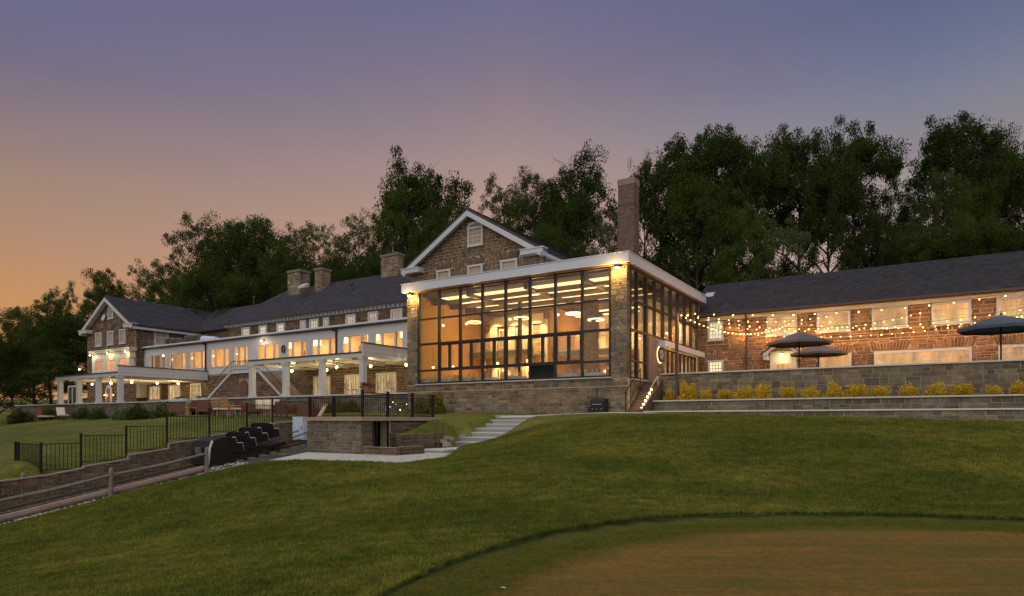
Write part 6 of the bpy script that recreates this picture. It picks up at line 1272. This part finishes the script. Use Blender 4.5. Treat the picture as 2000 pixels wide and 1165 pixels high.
# grill by the pavilion base
s = sx(1166,-.7); gr = thing('grill', 'black barbecue grill standing against the pavilion base wall', 'grill', s, -.42, zp(s)); mb = MB(); mb.box(-.5,.42,-.3,.25,0,.32); mb.box(-.75,-.5,-.2,.2,.28,.32); lpart(gr, 'cabinet', mb, blackm); mb = MB(); mb.prism([(-.3,.33),(.25,.33),(.25,.62),(.1,.78),(-.12,.78),(-.3,.6)], 0, -.38, .42); ld = lpart(gr, 'lid', mb, blackm)
mb = MB(); mb.box(-.25,.3,-.36,-.31,.44,.48); lpart(ld, 'handle', mb, hvac_m); mb = MB(); [mb.tube((x,-.30,.22),(x,-.35,.22),.03) for x in (-.25,0,.25)]; lpart(gr, 'knobs', mb, hvac_m)
mb = MB(); mb.tube((-.15,.1,.7),(-.15,.1,1.3),.02); mb.tube((-.35,.1,1.3),(.1,.1,1.3),.02); lpart(gr, 'tool_hook', mb, iron)

# ------------------------------------------------------------------ umbrellas on the patio
def umbrella(label, px, yap, wpx, t, m_, zf=2.3, drop=None):
    s = sx(px,t); Y = W(s,t).y; za = (822-yap)/1260*Y; r_ = wpx/1260*Y/2; o = thing('umbrella', label, 'umbrella', s, t, zf, .2, None); h = za-zf; dr_ = r_*.34; n = 8; mb = MB(); k0 = []
    ring = lambda q, z: [(r_*q*math.cos(2*math.pi*i/n), r_*q*math.sin(2*math.pi*i/n), z) for i in range(n)]
    L_ = [ring(.04,h), ring(.35,h-dr_*.30), ring(.7,h-dr_*.66), ring(1.0,h-dr_)]; U_ = [ring(.04,h-.05), ring(.35,h-dr_*.30-.02), ring(.7,h-dr_*.66-.02), ring(.995,h-dr_-.01)]
    for i in range(n):
        j = (i+1) % n
        for A_, B_ in zip(L_[:-1], L_[1:]): mb.poly([A_[i], B_[i], B_[j], A_[j]])
        for A_, B_ in zip(U_[:-1], U_[1:]): mb.poly([A_[j], B_[j], B_[i], A_[i]])
        mb.poly([L_[3][i],(L_[3][i][0]*1.0,L_[3][i][1]*1.0,h-dr_-.13),(L_[3][j][0],L_[3][j][1],h-dr_-.13),L_[3][j]])
    lpart(o, 'canopy', mb, m_); mb = MB(); mb.tube((0,0,0),(0,0,h),.035,n=8); mb.ball((0,0,h+.06),.05); lpart(o, 'pole', mb, iron)
    for i in range(n): mb = MB(); mb.tube((0,0,h-.1),tuple(x*.97 for x in U_[3][i][:2])+(U_[3][i][2]-.02,),.012,n=4); lpart(o, 'rib', mb, iron)
    mb = MB(); mb.lathe((0,0,0),[(.3,0),(.3,.08),(.06,.12)],12); lpart(o, 'base', mb, iron); return o
umbrella('large charcoal umbrella left of the arched door hood, nearer of the two', 1561, 649, 119, 7, umb_m); umbrella('smaller charcoal umbrella overlapped by the larger one', 1599, 673, 102, 11, umb_m); umbrella('navy blue umbrella at the right edge of the patio', 1955, 616, 146, 4.2, umb_blue)

# ------------------------------------------------------------------ string lights
P_s, P_t, P_z = 2.02, 2.0, 5.88; po = thing('light_pole', 'tall slim brown pole carrying the string lights by the stair', 'pole', P_s, P_t, 1.0); mb = MB(); mb.box(-.075,.075,-.075,.075,0,P_z-1.0); lpart(po, 'shaft', mb, mat('pole_brown', (.06,.035,.028), .6)); mb = MB(); mb.box(-.09,.09,-.09,.09,P_z-1.0,P_z-.96); mb.tube((0,0,P_z-1.1),(.35,.1,P_z-1.05),.02); lpart(po, 'cap', mb, iron)
q2 = thing('light_pole', 'far light pole out past the right end of the patio', 'pole', 21, 4.5, 2.2); mb = MB(); mb.box(-.075,.075,-.075,.075,0,4.2); lpart(q2, 'shaft', mb, mat('pole_brown', (.06,.035,.028), .6))
bulb_me = MB().ball((0,0,-.09),.037,8,6).mesh('bulb', bulb_m, (0,0,0), True); sock_me = MB().tube((0,0,0),(0,0,-.05),.018).mesh('socket', iron)
hash_i = 0
strands = [((P_s,P_t,P_z),(6,13.35,6.5),.95,.40,'string of bulbs swooping from the pole back to the wing wall, steepest'),((P_s,P_t,P_z),(13.5,13.35,6.6),1.0,.62,'string of bulbs from the pole to the middle of the wing wall'),
 ((P_s,P_t,P_z),(21,4.5,6.3),.75,.95,'nearest string of bulbs spanning from the pole out to the right edge'),((.9,13.4,6.7),(21,8.5,6.2),1.0,.62,'string of bulbs across the patio middle from the pavilion corner'),
 ((1.2,13.35,6.3),(21,11.8,6.3),1.05,.55,'lowest string of bulbs hanging close before the wing wall'),((P_s,P_t,P_z),(8.5,13.35,6.75),.45,.75,'short upper string of bulbs from the pole to the wing eave'),((6,13.35,6.5),(21,10.4,6.1),.85,.6,'string of bulbs from the wing wall out to the right, behind the umbrellas')]
for a, b_, sag, spc, lb in strands:
    o = thing('string_lights', lb, 'string lights', a[0], a[1], a[2]); L_ = (Vector(b_)-Vector(a)).length; n = int(L_/spc); pts = cord_pts(a, b_, sag, max(n, 10)); mb = MB(); mb.path([tuple(p) for p in pts], .010, 4); part(o, 'cord', mb, iron)
    for p in pts[1:-1]:
        if (hash_i := (hash_i+1) % 3) == 0: lightobj(o, 'bulb_light', (p.x-a[0], p.y-a[1], p.z-a[2]-.16), pl(0,0,0,(34 if 'lowest' in lb else 15),(1,.48,.13),.05))
        k = bpy.data.objects.new('socket', sock_me); link(k, o); k.location = (p.x-a[0], p.y-a[1], p.z-a[2]); k2 = bpy.data.objects.new('bulb', bulb_me); link(k2, o); k2.location = k.location
# small lights behind the lookout railing
o = thing('path_lights', 'small warm lights glowing behind the lookout railing', 'lights', -11, -4, .4)
for px, py, r_ in ((767,786,.06),(773,790,.05),(754,800,.05),(747,803,.04),(782,801,.09),(794,790,.06),(762,795,.05)): s, t = at(px, 36.5); z_ = (822-py)/1260*36.5; mb = MB(); mb.ball((s,t,z_),r_*.5,8,6); part(o, 'bulb', mb, bulb_m); 
mb = MB(); a = at(744,36.6); b_ = at(770,36.6); mb.tube((a[0],a[1],.50),(b_[0],b_[1],1.0),.02); a = at(778,36.6); b_ = at(797,36.6); mb.tube((a[0],a[1],.5),(b_[0],b_[1],.95),.02); mb.tube((a[0],a[1],.2),(a[0],a[1],.5),.02); mb.tube((b_[0],b_[1],.2),(b_[0],b_[1],.95),.02); part(o, 'support', mb, iron)

# ------------------------------------------------------------------ inside the pavilion
for i, (px, py, t_) in enumerate(((928,631,4.5),(1019.5,623,4.5),(1121,614,4.2),(1164,626,6.2))):
    s = sx(px,t_); z_ = zx(py,s,t_); o = thing('ring_chandelier', 'glowing ring chandelier behind the pavilion glass, %s from the left' % ('first','second','third','fourth')[i], 'chandelier', s, t_, z_, 0, 'ring chandeliers in the pavilion'); mb = MB(); n = 20; k = 0
    for i2 in range(n): a, b_ = 2*math.pi*i2/n, 2*math.pi*(i2+1)/n; r0, r1 = .48, .54; mb.hexa([(r0*math.cos(a),r0*math.sin(a),0),(r1*math.cos(a),r1*math.sin(a),0),(r1*math.cos(b_),r1*math.sin(b_),0),(r0*math.cos(b_),r0*math.sin(b_),0),(r0*math.cos(a),r0*math.sin(a),.07),(r1*math.cos(a),r1*math.sin(a),.07),(r1*math.cos(b_),r1*math.sin(b_),.07),(r0*math.cos(b_),r0*math.sin(b_),.07)])
    lpart(o, 'ring', mb, ring_m); mb = MB()
    for a in (0,2.1,4.2): mb.tube((.5*math.cos(a),.5*math.sin(a),.07),(0,0,.95),.01,n=4)
    mb.tube((0,0,.95),(0,0,7.95-z_),.01,n=4); lpart(o, 'hanger', mb, iron)
for i, (px, py, t_, lb) in enumerate(((911,633,2,'pendant globe left of the first ring chandelier'),(996,624,3,'pendant globe left of the second ring chandelier'),(1090,615,5,'pendant globe by the brick pier, upper floor'),(846,718,1.2,'starry pendant low at the left end of the pavilion'),(885,717,1.2,'second starry pendant low behind the pavilion glass'),(972,710,2.4,'pendant under the gallery, centre'),(1030,705,2,'upper of two wall lamps left of the dark screen'),(1031,718,2,'lower of two wall lamps left of the dark screen'),(866,636,3,'small wall lamp at the upper left bay'),(845,640,4,'small lamp at the far left upper bay'),(1135,672,6,'red lantern lamp over the bar'))):
    s = sx(px,t_); z_ = zx(py,s,t_); o = thing('globe_pendant', lb, 'lamp', s, t_, z_); mb = MB(); mb.ball((0,0,0),.08,10,6); lpart(o, 'globe', mb, lamp_m, True); mb = MB(); mb.tube((0,0,.07),(0,0,min(1.2,8.0-z_)),.01,n=4); lpart(o, 'rod', mb, iron)
pic = thing('framed_picture', 'tall narrow framed picture on the right inner wall of the pavilion', 'picture', -2.215, 8.2, 3.9); mb = MB(); mb.box(-.03,0,-.35,.35,-.1,1.1); f = lpart(pic, 'frame', mb, blackm); mb = MB(); mb.box(-.036,-.031,-.28,.28,-.03,1.03); lpart(f, 'print', mb, cream)
def table(px, t, label):
    s = sx(px,t); o = thing('dining_table', label, 'table', s, t, 1.93, 0, 'dining tables by the pavilion glass'); mb = MB(); mb.box(-.45,.45,-.4,.4,.70,.75); lpart(o, 'top', mb, cream); mb = MB(); mb.box(-.46,.46,-.41,.41,.5,.70); mb.tube((0,0,0),(0,0,.5),.05); lpart(o, 'cloth_and_stem', mb, cream)
    for x, y in ((-.2,.1),(.15,-.15),(.05,.2)): mb = MB(); mb.lathe((x,y,.752),[(.03,0),(.01,.02),(.01,.09),(.04,.13),(.045,.2),(.035,.22)],8); lpart(o, 'wine_glass', mb, white)
    for sg in (-1,1):
        c = thing('dining_chair', 'pale upholstered dining chair %s the %s' % ('left of' if sg < 0 else 'right of', label.replace('dining table ','table ')), 'chair', s+sg*.8, t, 1.93, 0, 'dining chairs in the pavilion'); mb = MB(); mb.box(-.23,.23,-.23,.23,.4,.48); lpart(c, 'seat', mb, cushion); mb = MB(); mb.box(-.23+(.40 if sg > 0 else 0),-.17+(.40 if sg > 0 else 0),-.23,.23,.48,.98); lpart(c, 'backrest', mb, cushion)
        for x in (-.2,.2):
            for y in (-.2,.2): mb = MB(); mb.box(x-.02,x+.02,y-.02,y+.02,0,.4); lpart(c, 'leg', mb, wood_lt)
for px, t_, w_ in ((876,.95,'behind the second glass bay'),(915,.95,'behind the third glass bay'),(955,.95,'behind the fourth glass bay'),(1010,.95,'behind the fifth glass bay'),(1110,.95,'behind the seventh glass bay'),(1162,.95,'behind the last glass bay'),(836,.95,'behind the first glass bay')): table(px, t_, 'dining table '+w_)

for px_, (s_, t_), kd, hh, lb in ((0,(-44,-36),'tall',24,'tall tree out beyond the track, seen only mirrored in the upper left glass panes'),(1,(-36,-44),'dense',20,'dark tree out beyond the track, mirrored in the middle left panes'),(2,(-55,-48),'mid',26,'big tree farther out beyond the track, mirrored in the glass')):
    o = thing('tree', lb, 'tree', s_, t_, -7.5, px_*2.0); o.scale = (hh,)*3
    for nm, me_ in (('trunk', TV[kd][0]), ('crown', TV[kd][1])): link(bpy.data.objects.new(nm, me_), o)
x_, y_ = (980-1000)/1260*6.5, 6.5; s_, t_ = ST(x_, y_); mb = MB(); mb.poly([(-.035,0,.01),(-.01,-.015,.02),(.04,0,.012),(0,.015,.02)]); mb.poly([(0,0,.015),(.02,.02,.02),(.045,.02,.01),(.02,.01,.012)]); lf_ = solo('fallen_leaf', mb, coping_m, 'small pale fallen leaf lying on the putting green', 'leaf', s_, t_, -1.695, absolute=False)
